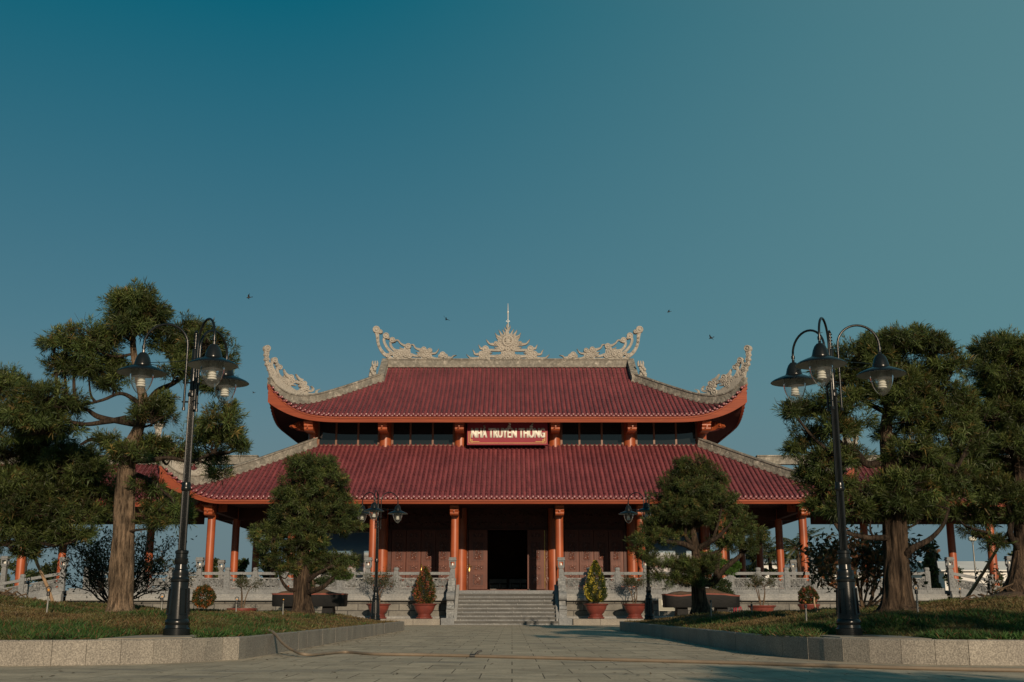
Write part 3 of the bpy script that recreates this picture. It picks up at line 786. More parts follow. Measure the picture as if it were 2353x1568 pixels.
# ------------------------------------------------------------------ walls
mb = MB()  # upper storey wall ring
for (a, b, c, d) in ((-10.42, 10.42, 60.55, 60.75), (-10.42, 10.42, 70.3, 70.5)): mb.box(X0+a, X0+b, c, d, 8.9, 9.18)
for (a, b, c, d) in ((-10.42, 10.42, 60.56, 60.74), (-10.42, 10.42, 70.31, 70.49)): mb.box(X0+a, X0+b, c, d, 10.6, 11.2)
for sx in (-1, 1): mb.box(X0+sx*10.40, X0+sx*10.2, 60.76, 70.3, 8.9, 11.2)
mb.build('upper_wall', M['fascia'], hall)
mb = MB(); mb.box(X0-10.0, X0+10.0, 61.6, 61.7, 8.9, 10.9); mb.box(X0-10.1, X0+10.1, 60.8, 70.2, 8.86, 8.89); mb.build('upper_room_lining', M['plastic_dark'], hall)
for (x0, x1) in ((-10.18, -6.86), (-6.22, -2.84), (2.84, 6.22), (6.86, 10.18)):
    mb = MB(); fw = .05; ys = (60.50, 60.58)
    mb.box(X0+x0, X0+x1, *ys, 9.18, 9.26); mb.box(X0+x0, X0+x1, *ys, 10.58, 10.66)
    cuts = [x0, x0+(x1-x0)*.30, x0+(x1-x0)*.655, x1] if x0 < 0 else [x0, x0+(x1-x0)*.30, x0+(x1-x0)*.655, x1]
    for i, c in enumerate(cuts):
        cc = min(max(c, x0+fw), x1-fw); mb.box(X0+cc-fw, X0+cc+fw, ys[0]-.004, ys[1]+.004, 9.262, 10.578)
    wn = mb.build('window', M['wframe'], hall)
    for i in range(3):
        g = MB(); g.box(X0+cuts[i]+fw, X0+cuts[i+1]-fw, 60.53, 60.55, 9.26, 10.58); g.build('pane', M['glass'], wn)
# lower room: walls, transoms, ceiling
mb = MB()
for sx in (-1, 1):
    mb.box(X0+sx*10.25, X0+sx*10.05, 60.55, 76, FLOOR, 8.8)
    mb.box(X0+sx*6.3, X0+sx*10.04, 60.52, 60.7, FLOOR, 6.4)
mb.box(X0-10.04, X0+10.04, 76, 76.2, FLOOR, 8.8)
mb.build('hall_wall', M['door'], hall)
def carved_transom(x0, x1, z0, z1):
    mb = MB(); mb.box(X0+x0, X0+x1, 60.50, 60.62, z0, z1)
    n = max(3, int((x1-x0)/.9))
    for row in range(3):
        for k in range(n):
            a = x0+.12+(x1-x0-.24)*k/n; b = x0+.06+(x1-x0-.24)*(k+1)/n; zz0 = z0+.1+(z1-z0-.15)*row/3; zz1 = zz0+(z1-z0-.3)/3.3
            if (row+k) % 2: mb.box(X0+a, X0+b, 60.46, 60.499, zz0, zz1)
            for q in range(5):
                mb.sphere((X0+a+(b-a)*(q+.5)/5, 60.47, (zz0+zz1)/2+.06*math.sin(q*2.2+row)), .07, 8, 5, (1, .5, 1))
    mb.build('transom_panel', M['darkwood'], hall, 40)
for (a, b) in ((-6.2, -2.72), (-2.1, 2.1), (2.72, 6.2)): carved_transom(a, b, 4.80, 6.3)
mb = MB()
for (a, b) in ((-10.04, -6.87), (6.87, 10.04)): mb.box(X0+a, X0+b, 60.40, 60.515, 4.75, 5.2)
mb.build('lintel', M['door'], hall)
mb = MB(); mb.box(X0-16.2, X0+16.2, 54.4, 60.49, 5.86, 5.92)
for sx in (-1, 1): mb.box(X0+sx*10.26, X0+sx*16.2, 60.5, 76.6, 5.86, 5.92)
for y in (60.5, 65.5, 70.5, 75.5):
    for sx in (-1, 1): mb.box(X0+sx*10.3, X0+sx*15.2, y-.14, y+.14, 5.25, 5.855)
for x in (2.52, 6.45, 10.37, 14.28):
    for sx in (-1, 1): mb.box(X0+sx*x-.13, X0+sx*x+.13, 55.8, 60.2, 5.3, 5.856)
for sx in (-1, 1): # corbelled beam ends beside the side columns
    for y in (60.5, 65.5, 70.5):
        mb.prism([(10.7, 5.26), (13.9, 5.26), (13.6, 5.0), (13.2, 4.85), (11.3, 4.8), (10.8, 4.6)], lambda a, b, d, y=y, sx=sx: (X0+sx*a, y+d, b), -.07, .07)
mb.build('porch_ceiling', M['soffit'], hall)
mb = MB(); mb.box(X0-2.9, X0+2.9, 60.3, 60.9, FLOOR, FLOOR+.15); mb.build('threshold', M['door'], hall)
# doors
def leaf(x0, x1, y, ang=0.0, hinge='l', handle=None, edge=False):
    w = x1-x0; z0, z1 = FLOOR+.15+.01, 4.74; H = z1-z0
    mb = MB(); mb.bbox(0.01, w-.01, 0, .06, 0, H, .008)
    fr = MB(); pn = MB(); rc = MB()
    for (a, b) in ((.86, .96), (.46, .81), (.305, .41), (.05, .265)):
        xa, xb, za, zb = w*.17, w*.83, H*a, H*b
        for q, t in enumerate((.0, .035)):  # stepped moulding frame
            yy = -.022+.012*q
            fr.box(xa+t, xb-t, yy, -.0005, za+t, za+t+.03); fr.box(xa+t, xb-t, yy, -.0005, zb-t-.03, zb-t)
            fr.box(xa+t, xa+t+.03, yy+.001, -.0005, za+t+.03, zb-t-.03); fr.box(xb-t-.03, xb-t, yy+.001, -.0005, za+t+.03, zb-t-.03)
        rc.box(xa+.032, xb-.032, -.004, -.0003, za+.031, zb-.031)
        cx, cz = (xa+xb)/2, (za+zb)/2; rr = random.Random(int(a*100))
        cnt = int(10*(zb-za)/.35)+6
        for k in range(cnt):
            px_ = cx+(rr.random()-.5)*(xb-xa)*.55; pz = cz+(rr.random()-.5)*(zb-za)*.72
            pn.sphere((px_, -.006, pz), rr.uniform(.022, .05), 7, 5, (1, .45, rr.uniform(.6, 1.6)))
        if a < .1:
            pn.lathe([(.12, 0), (.12, .02), (.10, .025), (.09, .01)], (0,0,0), 20); L = len(pn.v)
            pn.v[L-80:] = [(cx+p[0], -p[2], cz+p[1]) for p in pn.v[L-80:]]
        if a == .46:
            for s in range(3):
                pts = [(cx+.10*math.sin(3.2*t+s*2), -.012, za+.08+(zb-za-.16)*t) for t in np.linspace(0, 1, 12)]
                pn.tube(pts, .014, 6)
    o = mb.build('door_leaf', M['door'], None); o.location = (X0+x0, y, z0); o.rotation_euler = (0, 0, ang)
    C_ = o
    o.parent = hall; o.matrix_parent_inverse = Matrix.Translation(hall.location).inverted()
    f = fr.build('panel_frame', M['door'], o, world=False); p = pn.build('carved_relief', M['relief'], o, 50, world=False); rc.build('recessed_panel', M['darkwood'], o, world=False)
    if handle:
        hx = w*(.055 if handle == 'l' else .945); sg = 1 if handle == 'l' else -1
        h = MB(); h.bbox(hx-.03, hx+.03, -.02, -.001, H*.29, H*.425, .006)
        h.tube([(hx, -.02, H*.38), (hx, -.07, H*.38), (hx+sg*.05, -.085, H*.378), (hx+sg*.15, -.08, H*.385)], [.018, .016, .014, .012], 8)
        h.build('door_handle', M['gold'], o, 40, world=False)
    if edge:
        h = MB(); h.box(w+.001, w+.012, .01, .05, .02, H-.02); h.build('brass_edge_strip', M['gold'], o, world=False)
    return o
for sx, xs in ((-1, (-6.07, -5.30, -4.52, -3.75, -2.98)), (1, (2.98, 3.75, 4.52, 5.30, 6.07))):
    for i in range(4):
        leaf(xs[i], xs[i+1], 60.42, handle=('l' if sx < 0 and i == 2 else None))
leaf(-2.03, -1.03, 60.22, handle='l'); leaf(1.03, 1.94, 60.20, edge=True)
lf = leaf(1.96, 2.12, 60.30); lf2 = leaf(-2.12, -2.04, 60.34)
mb = MB()
for sx in (-1, 1): mb.box(X0+sx*2.12, X0+sx*2.2, 60.4, 60.6, FLOOR+.15, 4.78); mb.box(X0+sx*2.9, X0+sx*2.97, 60.41, 60.6, FLOOR, 4.78); mb.box(X0+sx*6.08, X0+sx*6.3, 60.41, 60.6, FLOOR, 4.78)
for (a, b) in ((-6.3, -2.72), (-2.2, 2.2), (2.72, 6.3)): mb.box(X0+a, X0+b, 60.38, 60.6, 4.745, 4.81)
mb.build('door_frame', M['darkwood'], hall)
# hall floor inside
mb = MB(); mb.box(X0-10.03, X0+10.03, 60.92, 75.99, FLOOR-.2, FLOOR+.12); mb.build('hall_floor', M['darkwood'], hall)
# furniture seen through the open doors
def stool(x, lab):
    t = thing('wooden_bench', lab, 'bench', (X0+x, 66.6, FLOOR+.12), 'dark benches inside the doorway')
    mb = MB(); mb.bbox(-.27, .27, -.22, .22, .42, .50, .01); mb.build('seat', M['blackstone'], t, world=False)
    mb = MB(); mb.box(-.25, .25, -.232, -.222, .10, .17); mb.build('front_rail', M['shade_in'], t, world=False)
    for a in (-.23, .23):
        for b in (-.18, .18):
            mb = MB(); mb.box(a-.03, a+.03, b-.03, b+.03, 0, .42); mb.build('leg', M['plastic_dark'], t, world=False)
for k, x in enumerate((-.75, -.16, .43, 1.02)):
    stool(x, ('leftmost dark bench just inside the open temple doorway', 'second dark bench from the left inside the open doorway', 'third dark bench from the left inside the open doorway', 'rightmost dark bench just inside the open temple doorway')[k])
t = thing('display_table', 'long dark table with pale front panels deep inside the doorway', 'table', (X0, 69.5, FLOOR+.12))
mb = MB(); mb.bbox(-1.2, 1.2, -.4, .4, .80, .88, .01); mb.build('tabletop', M['blackstone'], t, world=False)
for a, b in ((-1.1, -.08), (.08, 1.1)):
    mb = MB(); mb.box(a, b, -.36, -.32, .28, .79); mb.build('front_panel', M['shade_in'], t, world=False)
for a in (-1.12, 1.06):
    mb = MB(); mb.box(a, a+.06, -.3, .3, 0, .799); mb.build('leg', M['plastic_dark'], t, world=False)
# ------------------------------------------------------------------ sign
sg = thing('hall_sign', 'wide pink red sign board with bold white lettering under the upper eave', 'sign', (X0, 60.2, 9.2))
mb = MB(); mb.box(X0-2.12, X0+2.12, 59.43, 59.50, 9.10, 10.3); mb.build('sign_board', M['signred'], sg)
def text_obj(name, s, mat, parent, cx, y, z, width, height, bold=0.0, ext=.015):
    cu = bpy.data.curves.new(name, 'FONT'); cu.body = s; cu.size = 1.0; cu.offset = bold; cu.extrude = 0; cu.resolution_u = 4
    o = bpy.data.objects.new(name, cu); C.objects.link(o); bpy.context.view_layer.update()
    dg = bpy.context.evaluated_depsgraph_get(); me = bpy.data.meshes.new_from_object(o.evaluated_get(dg))
    bpy.data.objects.remove(o); 
    co = np.empty(len(me.vertices)*3, dtype=np.float32); me.vertices.foreach_get('co', co); co = co.reshape(-1, 3)
    cu2 = bpy.data.curves.new('h', 'FONT'); cu2.body = 'H'; cu2.size = 1.0
    xr = (co[:, 0].min(), co[:, 0].max()); caph = .70
    k = width/(xr[1]-xr[0]); kz = height/caph
    new = np.stack([cx+(co[:, 0]-(xr[0]+xr[1])/2)*k, np.full(len(co), y), z+co[:, 1]*kz], 1)
    # give the letters thickness
    import bmesh
    bm = bmesh.new(); bm.from_mesh(me)
    for v, c in zip(bm.verts, new): v.co = Vector(c.tolist())
    ex = bmesh.ops.extrude_face_region(bm, geom=bm.faces[:])
    bmesh.ops.translate(bm, verts=[v for v in ex['geom'] if isinstance(v, bmesh.types.BMVert)], vec=(0, -ext, 0))
    bmesh.ops.recalc_face_normals(bm, faces=bm.faces[:]); bm.to_mesh(me); bm.free()
    for i in range(len(me.materials)): me.materials.pop()
    return link_mesh(name, me, mat, parent)
for dx_, dy_ in ((-.022, 0), (0, -.002), (.022, -.004)):   # bold strokes: three slightly offset layers of each letter
    text_obj('lettering', 'NH\u00c0 TRUY\u1ec0N TH\u1ed0NG', M['white'], sg, X0+.03+dx_, 59.422+dy_, at(1167, 1005.5, 59.42).z, 3.86, .49, .022)
mb = MB()  # thin yellow key-pattern border
zb = 9.20
mb.box(X0-2.03, X0+2.03, 59.422, 59.429, zb-.008, zb+.008)
for sx in (-1, 1):
    e = X0+sx*2.03
    mb.box(e-sx*.008, e+sx*.008, 59.4215, 59.429, zb+.012, zb+.62)
    mb.box(e-sx*.07, e-sx*.088, 59.421, 59.429, zb+.10, zb+.5)
    for (a, b, c, d) in ((.09, .24, .07, .088), (.24, .55, .07, .088), (.16, .178, .03, .16), (.09, .20, .16, .178), (.09, .10, .1, .2)):
        mb.box(e-sx*a, e-sx*b, 59.4205, 59.428, zb+c, zb+d)
mb.build('border_line', M['gold_paint'], sg)
# printed panels in the porch
for sx, nm, lab in ((-1, 'city_panel', 'large printed city view panel with blue sky left of the carved doors'), (1, 'city_panel', 'large printed panel with blue sky partly hidden behind the right mid pine')):
    t = thing(nm, lab, 'panel', (X0+sx*8.45, 60.3, FLOOR))
    mb = MB(); mb.box(X0+sx*6.95, X0+sx*10.0, 60.30, 60.33, FLOOR+.35, 4.6); mb.build('printed_sheet', M['photo'], t)
    mb = MB()
    mb.box(X0+sx*6.93, X0+sx*10.02, 60.29, 60.395, 4.602, 4.65); mb.box(X0+sx*6.93, X0+sx*10.02, 60.29, 60.395, FLOOR+.3, FLOOR+.348)
    mb.build('frame', M['board'], t)
text_obj('gold_lettering', 'NGU', M['gold'], hall, at(838, 1210, 60.38).x, 60.395, at(838, 1213, 60.38).z, .5, .17, .0, .01)
# ------------------------------------------------------------------ side galleries
for sx, lab in ((-1, 'left side gallery with red tiled roof and orange columns behind the pines'), (1, 'right side gallery with red tiled roof and orange columns behind the pines')):
    g = thing('side_gallery', lab, 'gallery', (X0+sx*21, 58, FLOOR))
    V = []; Fq = []; sp = .245; zz0, zz1, D = 5.78, 7.95, 3.4
    prof = lambda d: zz0 + (zz1-zz0)*(.86*d/D+.14*(d/D)**2)
    xs = np.arange(15.2, 31, sp)
    for back in (0, 1):
        ymap = (lambda d: 54.6+d) if not back else (lambda d: 61.4-d)
        for x in xs:
            m = 10
            for k in range(m):
                b = len(V)
                for d, r in ((D*k/m, .066), (D*(k+1)/m, .053)):
                    for q in range(6):
                        an = math.pi*q/5; V.append((X0+sx*(x+r*math.cos(an)), ymap(d), prof(d)+.02+r*1.1*math.sin(an)))
                for q in range(5): Fq.append((b+q, b+q+1, b+7+q, b+6+q))
            for k in range(28 if not back else 4):
                mm = 28 if not back else 4; b = len(V)
                for d, up in ((D*k/mm, .02), (D*(k+1)/mm, 0)):
                    V.append((X0+sx*x, ymap(d), prof(d)+up)); V.append((X0+sx*(x+sp/2), ymap(d), prof(d)+up-.03)); V.append((X0+sx*(x+sp), ymap(d), prof(d)+up))
                Fq += [(b, b+1, b+4, b+3), (b+1, b+2, b+5, b+4)]
    roof = link_mesh('roof', fast_mesh('gallery_tiles', V, Fq), M['tile'], g)
    gr = Roof(1, 3.4, zz0, 0, 0, 1, 1, 1, 0, 1, 1, sp, .062)
    gr.pos = lambda side, u, d, z: (X0+u, 54.6+d, z)
    mb = MB()
    e = MB()
    for x in xs:
        for (u, zc, r, sq) in ((x, zz0+.055, .076, 1), (x+sp/2, zz0-.01, .092, .9)):
            n = 10; vs = []
            for rr, dd in ((r, 0), (r, -.04), (r*.8, -.05), (r*.7, -.035), (r*.2, -.045)):
                for q in range(n):
                    an = 2*math.pi*q/n; dz = rr*math.sin(an)*sq
                    if sq < 1 and dz > 0: dz *= .15
                    vs.append((X0+sx*(u+rr*math.cos(an)), 54.57+dd, zc+dz))
            fs = [(i*n+q, (i+1)*n+q, (i+1)*n+(q+1) % n, i*n+(q+1) % n) for i in range(4) for q in range(n)]+[tuple(range(4*n, 5*n))]
            e.add(vs, fs)
    e.build('eave_tiles', M['tile_end'], roof, 40)
    mb = MB()
    for y0, y1 in ((54.6, 54.7), (61.3, 61.4)): mb.box(X0+sx*15.4, X0+sx*31, y0, y1, zz0-.33, zz0-.07)
    mb.box(X0+sx*15.38, X0+sx*31, 54.57, 54.599, zz0-.16, zz0-.075)
    mb.build('eave_fascia', M['fascia'], roof)
    band('ridge', [Vector((X0+sx*x, 58, zz1-.02)) for x in np.linspace(12.75, 31, 30)], .30, .42, M['ridge'], roof)
    mb = MB(); mb.box(X0+sx*16.3, X0+sx*31, 54.72, 61.28, 5.56, 5.6)
    for y in (55.5, 60.5): mb.box(X0+sx*16.0, X0+sx*31, y-.13, y+.13, 5.05, 5.555)
    mb.build('ceiling', M['soffit'], g)
    for x in (18.75, 23.3, 27.8):
        for y in (55.5, 60.5):
            mb = MB(); mb.lathe([(.2, 0), (.205, 1.6), (.195, 3.55)], (X0+sx*x, y, FLOOR), 24); mb.build('column', M['column'], g, 40)
# =================================================================== TERRACE, STAIRS, BALUSTRADES
YT = 54.0
SW = 2.33           # half width of the stairs
TX = 20.3
ter = thing('stone_terrace', 'long grey stone terrace with moulded base and block wall carrying the hall', 'terrace', (X0, YT, 0))
mb = MB(); mb.box(X0-TX, X0+TX, YT+.0, 78, FLOOR-.16, FLOOR-.004)
mb.box(X0-32, X0-TX-.01, 54.3, 62, FLOOR-.16, FLOOR-.004); mb.box(X0+TX+.01, X0+32, 54.3, 62, FLOOR-.16, FLOOR-.004)
mb.build('platform_floor', M['stone'], ter)
mb = MB(); 
for sx in (-1, 1): mb.box(X0+sx*(SW+.36), X0+sx*TX, YT+.02, YT+.3, .262, 1.06)
mb.box(X0-32, X0+32, 62, 62.2, 0, FLOOR-.17)
mb.build('block_wall', M['blocks'], ter)
mb = MB()
for sx in (-1, 1):
    prof = [(YT+.1, 1.06), (YT-.20, 1.06), (YT-.23, 1.10), (YT-.23, 1.20), (YT-.20, 1.22), (YT-.18, 1.27), (YT-.13, 1.30), (YT-.13, 1.345), (YT-.09, 1.37), (YT+.1, 1.37)]
    mb.prism(prof, lambda a, b, d: (X0+d, a, b), sx*(SW+.34), sx*(TX+.05))
    prof = [(YT+.0, .262), (YT-.10, .262), (YT-.10, .33), (YT-.07, .36), (YT-.02, .385), (YT+.0, .385)]
    mb.prism(prof, lambda a, b, d: (X0+d, a, b), sx*(SW+.36), sx*(TX))
mb.build('moulding', M['moulding'], ter)
mb = MB()
for sx in (-1, 1):
    mb.box(X0+sx*(SW+.36), X0+sx*TX, YT-.08, YT+.14, 1.372, 1.63)
    x = SW+.5
    while x < TX: mb.box(X0+sx*x, X0+sx*(x+.28), YT-.105, YT-.081, 1.42, 1.56); x += .98  # raised blocks under the posts
    x = SW+.4
    while x < TX-.1: mb.sphere((X0+sx*x, YT-.085, 1.595), .034, 6, 4); x += .085  # bead course
mb.build('plinth_course', M['stone'], ter, 40)
mb = MB()
for sx in (-1, 1):
    x = SW+.62
    while x < 21:
        mb.bbox(X0+sx*(x+.004), X0+sx*(x+1.196), 51.9, YT+.1, 0, .262, .012); x += 1.2
mb.build('ledge', M['granite'], ter)
# ---- steps
st = thing('stone_staircase', 'wide grey stone staircase with nine carved risers up to the open doorway', 'staircase', (X0, 51.8, 0))
RN, RH, TD = 9, 1.54/9, .285
for k in range(RN):
    mb = MB(); y0 = 51.82+k*TD; z0 = k*RH
    mb.box(X0-SW, X0+SW, y0, 55.0 if k == RN-1 else y0+TD+.05, z0+.0, z0+RH-.082)
    tr_ = MB(); tr_.bbox(X0-SW+.001, X0+SW-.001, y0-.06, y0+TD+.02, z0+RH-.082, z0+RH-.004*(k == RN-1), .008)  # deep dark slab edge stands in for the nosing shadow on the riser
    rr = random.Random(k); xx = -SW + rr.uniform(.2, .7)
    n = int(2*SW/.11)
    for q in range(n):   # little carved scallops on the riser
        xq = -SW+.06+q*.11
        mb.hexa([(X0+xq-.045, y0-.012, z0+RH-.12), (X0+xq+.045, y0-.012, z0+RH-.12), (X0+xq+.045, y0-.0, z0+RH-.12), (X0+xq-.045, y0-.0, z0+RH-.12),
                 (X0+xq-.006, y0-.03, z0+RH-.055), (X0+xq+.006, y0-.03, z0+RH-.055), (X0+xq+.006, y0, z0+RH-.055), (X0+xq-.006, y0, z0+RH-.055)])
    s = mb.build('step', M['stone'], st); tr_.build('tread', M['tread_shade'], s)
    jm = MB()
    while xx < SW-.1:
        jm.box(X0+xx-.014, X0+xx+.014, y0-.052, y0+.03, z0+.004, z0+RH-.002); xx += 1.15
    jm.build('joint', M['moulding'], s)
def cheek(sx):
    mb = MB()
    prof = [(54.05, 1.5), (54.05, 2.08), (53.72, 2.08), (53.66, 1.98), (53.36, 1.96), (53.30, 1.74), (53.02, 1.72), (52.95, 1.50), (52.62, 1.48), (52.56, 1.42)]
    for k in range(9): an = R(80-k*30); prof.append((52.42-.17*math.cos(an), 1.24+.17*math.sin(an)))
    prof += [(52.44, 1.04), (52.40, .86), (52.28, .80), (52.22, .70), (52.30, .62), (52.24, .40), (52.16, .30), (54.05, .30)]
    mb.prism(prof, lambda a, b, d: (X0+sx*(SW+.03)+sx*d, a, b), .0, .33)
    o = mb.build('cheek_wall', M['carved'], st, 30)
    d = MB(); x0 = X0+sx*(SW+.015); 
    d.tube([(x0, 52.42, 1.24), (x0+sx*.36, 52.42, 1.24)], .185, 20); d.tube([(x0, 52.40, .62), (x0+sx*.36, 52.40, .62)], .13, 16)
    d.build('scroll_drum', M['stone'], o, 40)
    b = MB(); b.bbox(X0+sx*(SW-.02), X0+sx*(SW+.58), 51.76, 54.0, 0, .30, .015); b.build('pedestal', M['stone'], st)
    s = MB(); s.hexa([(X0+sx*(SW-.12), 51.86, .02), (X0+sx*(SW+.02), 51.86, .02), (X0+sx*(SW+.02), 54.3, 1.50), (X0+sx*(SW-.12), 54.3, 1.50),
                      (X0+sx*(SW-.12), 51.86, .24), (X0+sx*(SW+.02), 51.86, .24), (X0+sx*(SW+.02), 54.3, 1.80), (X0+sx*(SW-.12), 54.3, 1.80)])
    s.build('string_slab', M['moulding'], st)
cheek(-1); cheek(1)
# ---- balustrade components (shared meshes)
def post_mesh():
    mb = MB(); w = .115
    mb.bbox(-w, w, -w, w, 1.50, 2.40, .012)
    for sy in (-1, 1):
        mb.box(-w*.62, w*.62, sy*w, sy*(w+.012), 1.66, 2.32)
        for k in range(6): mb.sphere(((-1)**k*.022, sy*(w+.012), 1.72+.11*k), .042, 8, 5, (1, .5, 1.2))
    mb.bbox(-w*.8, w*.8, -w*.8, w*.8, 2.40, 2.44, .005); mb.lathe([(w*.95, 2.44), (w*1.15, 2.47), (w*1.15, 2.53), (w*.95, 2.57), (w*.4, 2.585)], (0,0,0), 8)
    return mb.mesh('post', 35)
def lantern_mesh():
    mb = MB(); w = .115
    mb.bbox(-w, w, -w, w, 1.50, 2.48, .012)
    for sy in (-1, 1):
        mb.box(-w*.62, w*.62, sy*w, sy*(w+.012), 1.66, 2.38)
        for k in range(6): mb.sphere(((-1)**k*.022, sy*(w+.012), 1.72+.11*k), .042, 8, 5, (1, .5, 1.2))
    mb.bbox(-w*.75, w*.75, -w*.75, w*.75, 2.48, 2.53, .004); mb.bbox(-w*1.1, w*1.1, -w*1.1, w*1.1, 2.53, 2.60, .012)
    return mb.mesh('lantern_post', 35)
def lantern_head_mesh():
    mb = MB(); w = .15; z0, z1 = 2.60, 2.90; t = .055
    for a in (-1, 1):
        for b in (-1, 1): mb.box(a*w, a*(w-t), b*w, b*(w-t), z0, z1)
    for a in (-1, 1):
        mb.box(-w+t, w-t, a*w*.985, a*(w-t), z0, z0+.07); mb.box(-w+t, w-t, a*w*.985, a*(w-t), z1-.06, z1)
        mb.box(a*w*.985, a*(w-t), -w+t, w-t, z0, z0+.07); mb.box(a*w*.985, a*(w-t), -w+t, w-t, z1-.06, z1)
    mb.box(-w*.97, w*.97, -w*.97, w*.97, z0-.005, z0+.02)
    mb.hexa([(-w*1.3,-w*1.3,z1),(w*1.3,-w*1.3,z1),(w*1.3,w*1.3,z1),(-w*1.3,w*1.3,z1),(-w*1.0,-w*1.0,z1+.10),(w*1.0,-w*1.0,z1+.10),(w*1.0,w*1.0,z1+.10),(-w*1.0,w*1.0,z1+.10)])
    mb.bbox(-w*1.12, w*1.12, -w*1.12, w*1.12, z1+.10, z1+.14, .008)
    return mb.mesh('lantern_head')
def lantern_bulb_mesh():
    mb = MB(); mb.lathe([(.012, 2.62), (.035, 2.64), (.05, 2.70), (.04, 2.76), (.01, 2.79)], (0,0,0), 10); return mb.mesh('lantern_bulb', 40)
def panel_mesh(w, seed):
    rr = random.Random(seed); mb = MB(); z0, z1 = 1.64, 2.10; t = .045
    mb.box(-w/2, w/2, -.06, .06, z0, z0+.045); mb.box(-w/2, w/2, -.06, .06, z1-.05, z1)
    mb.box(-w/2, -w/2+t, -.058, .058, z0+.0451, z1-.0501); mb.box(w/2-t, w/2, -.058, .058, z0+.0451, z1-.0501)
    P = lambda a, b, d: (a/1000, d, b/1000)
    n = 10
    for k in range(n):   # scrolling vine with leaves and blossoms
        cx = (-w/2+t+.05+(w-2*t-.1)*(k+.5)/n)*1000; cz = 1000*(z0+z1)/2+rr.uniform(-60, 60)
        sg = rr.choice((-1, 1)); pts = []; wd = []
        for q in range(9):
            an = sg*q*.75+rr.uniform(0, 1); r = 150-q*14; pts.append((cx+r*math.cos(an)*.75, cz+r*math.sin(an))); wd.append(36-q*2)
        pts = [(min(max(p[0], -w*500+50), w*500-50), min(max(p[1], z0*1000+45), z1*1000-45)) for p in pts]
        stroke(mb, pts, wd, P, .035, 2)
        for q in range(9):
            lx = cx+rr.uniform(-110, 110); lz = 1000*(z0+z1)/2+rr.uniform(-150, 150); lx = min(max(lx, -w*500+60), w*500-60); an = rr.uniform(0, 6.28)
            stroke(mb, [(lx-45*math.cos(an), lz-45*math.sin(an)), (lx, lz), (lx+50*math.cos(an+.4), lz+50*math.sin(an+.4))], [10, rr.uniform(46, 72), 6], P, .045, 2)
        if k % 2: boss(mb, cx, cz, rr.uniform(45, 65), P, .05, 9)
    for k in range(9):   # background foliage left standing between the holes
        a = (-w/2+t+(w-2*t)*k/9)*1000; b = (-w/2+t+(w-2*t)*(k+.72+.2*rr.random())/9)*1000; lo = z0*1000+40+rr.choice((0, 0, 90)); hi = z1*1000-45-rr.choice((0, 0, 100))
        mb.prism([(a, lo), (b, lo), (b+rr.uniform(-15, 15), hi), (a+rr.uniform(0, 20), hi)], P, -.022+.0012*k, .022+.0012*k)
    return mb.mesh('carved_panel', 40)
PW = 1.31
pm, lm, lh, lb = post_mesh(), lantern_mesh(), lantern_head_mesh(), lantern_bulb_mesh()
panels = [panel_mesh(PW-.24, s) for s in (1, 2, 3)]
for q in (pm, lm, lh): q.materials.append(M['stone'])
lb.materials.append(M['bulb'])
for q in panels: q.materials.append(M['carved'])
def put(me, name, root, loc, rz=0):
    o = bpy.data.objects.new(name, me); C.objects.link(o); o.parent = root
    o.matrix_parent_inverse = Matrix.Translation(root.matrix_basis.translation).inverted() if root.parent is None else Matrix.Identity(4)
    o.location = loc; o.rotation_euler = (0, 0, rz); return o
def lantern_post(root, loc):
    o = put(lm, 'lantern_post', root, loc)
    for me, nm in ((lh, 'lantern_head'), (lb, 'lantern_bulb')):
        c = bpy.data.objects.new(nm, me); C.objects.link(c); c.parent = o
    return o
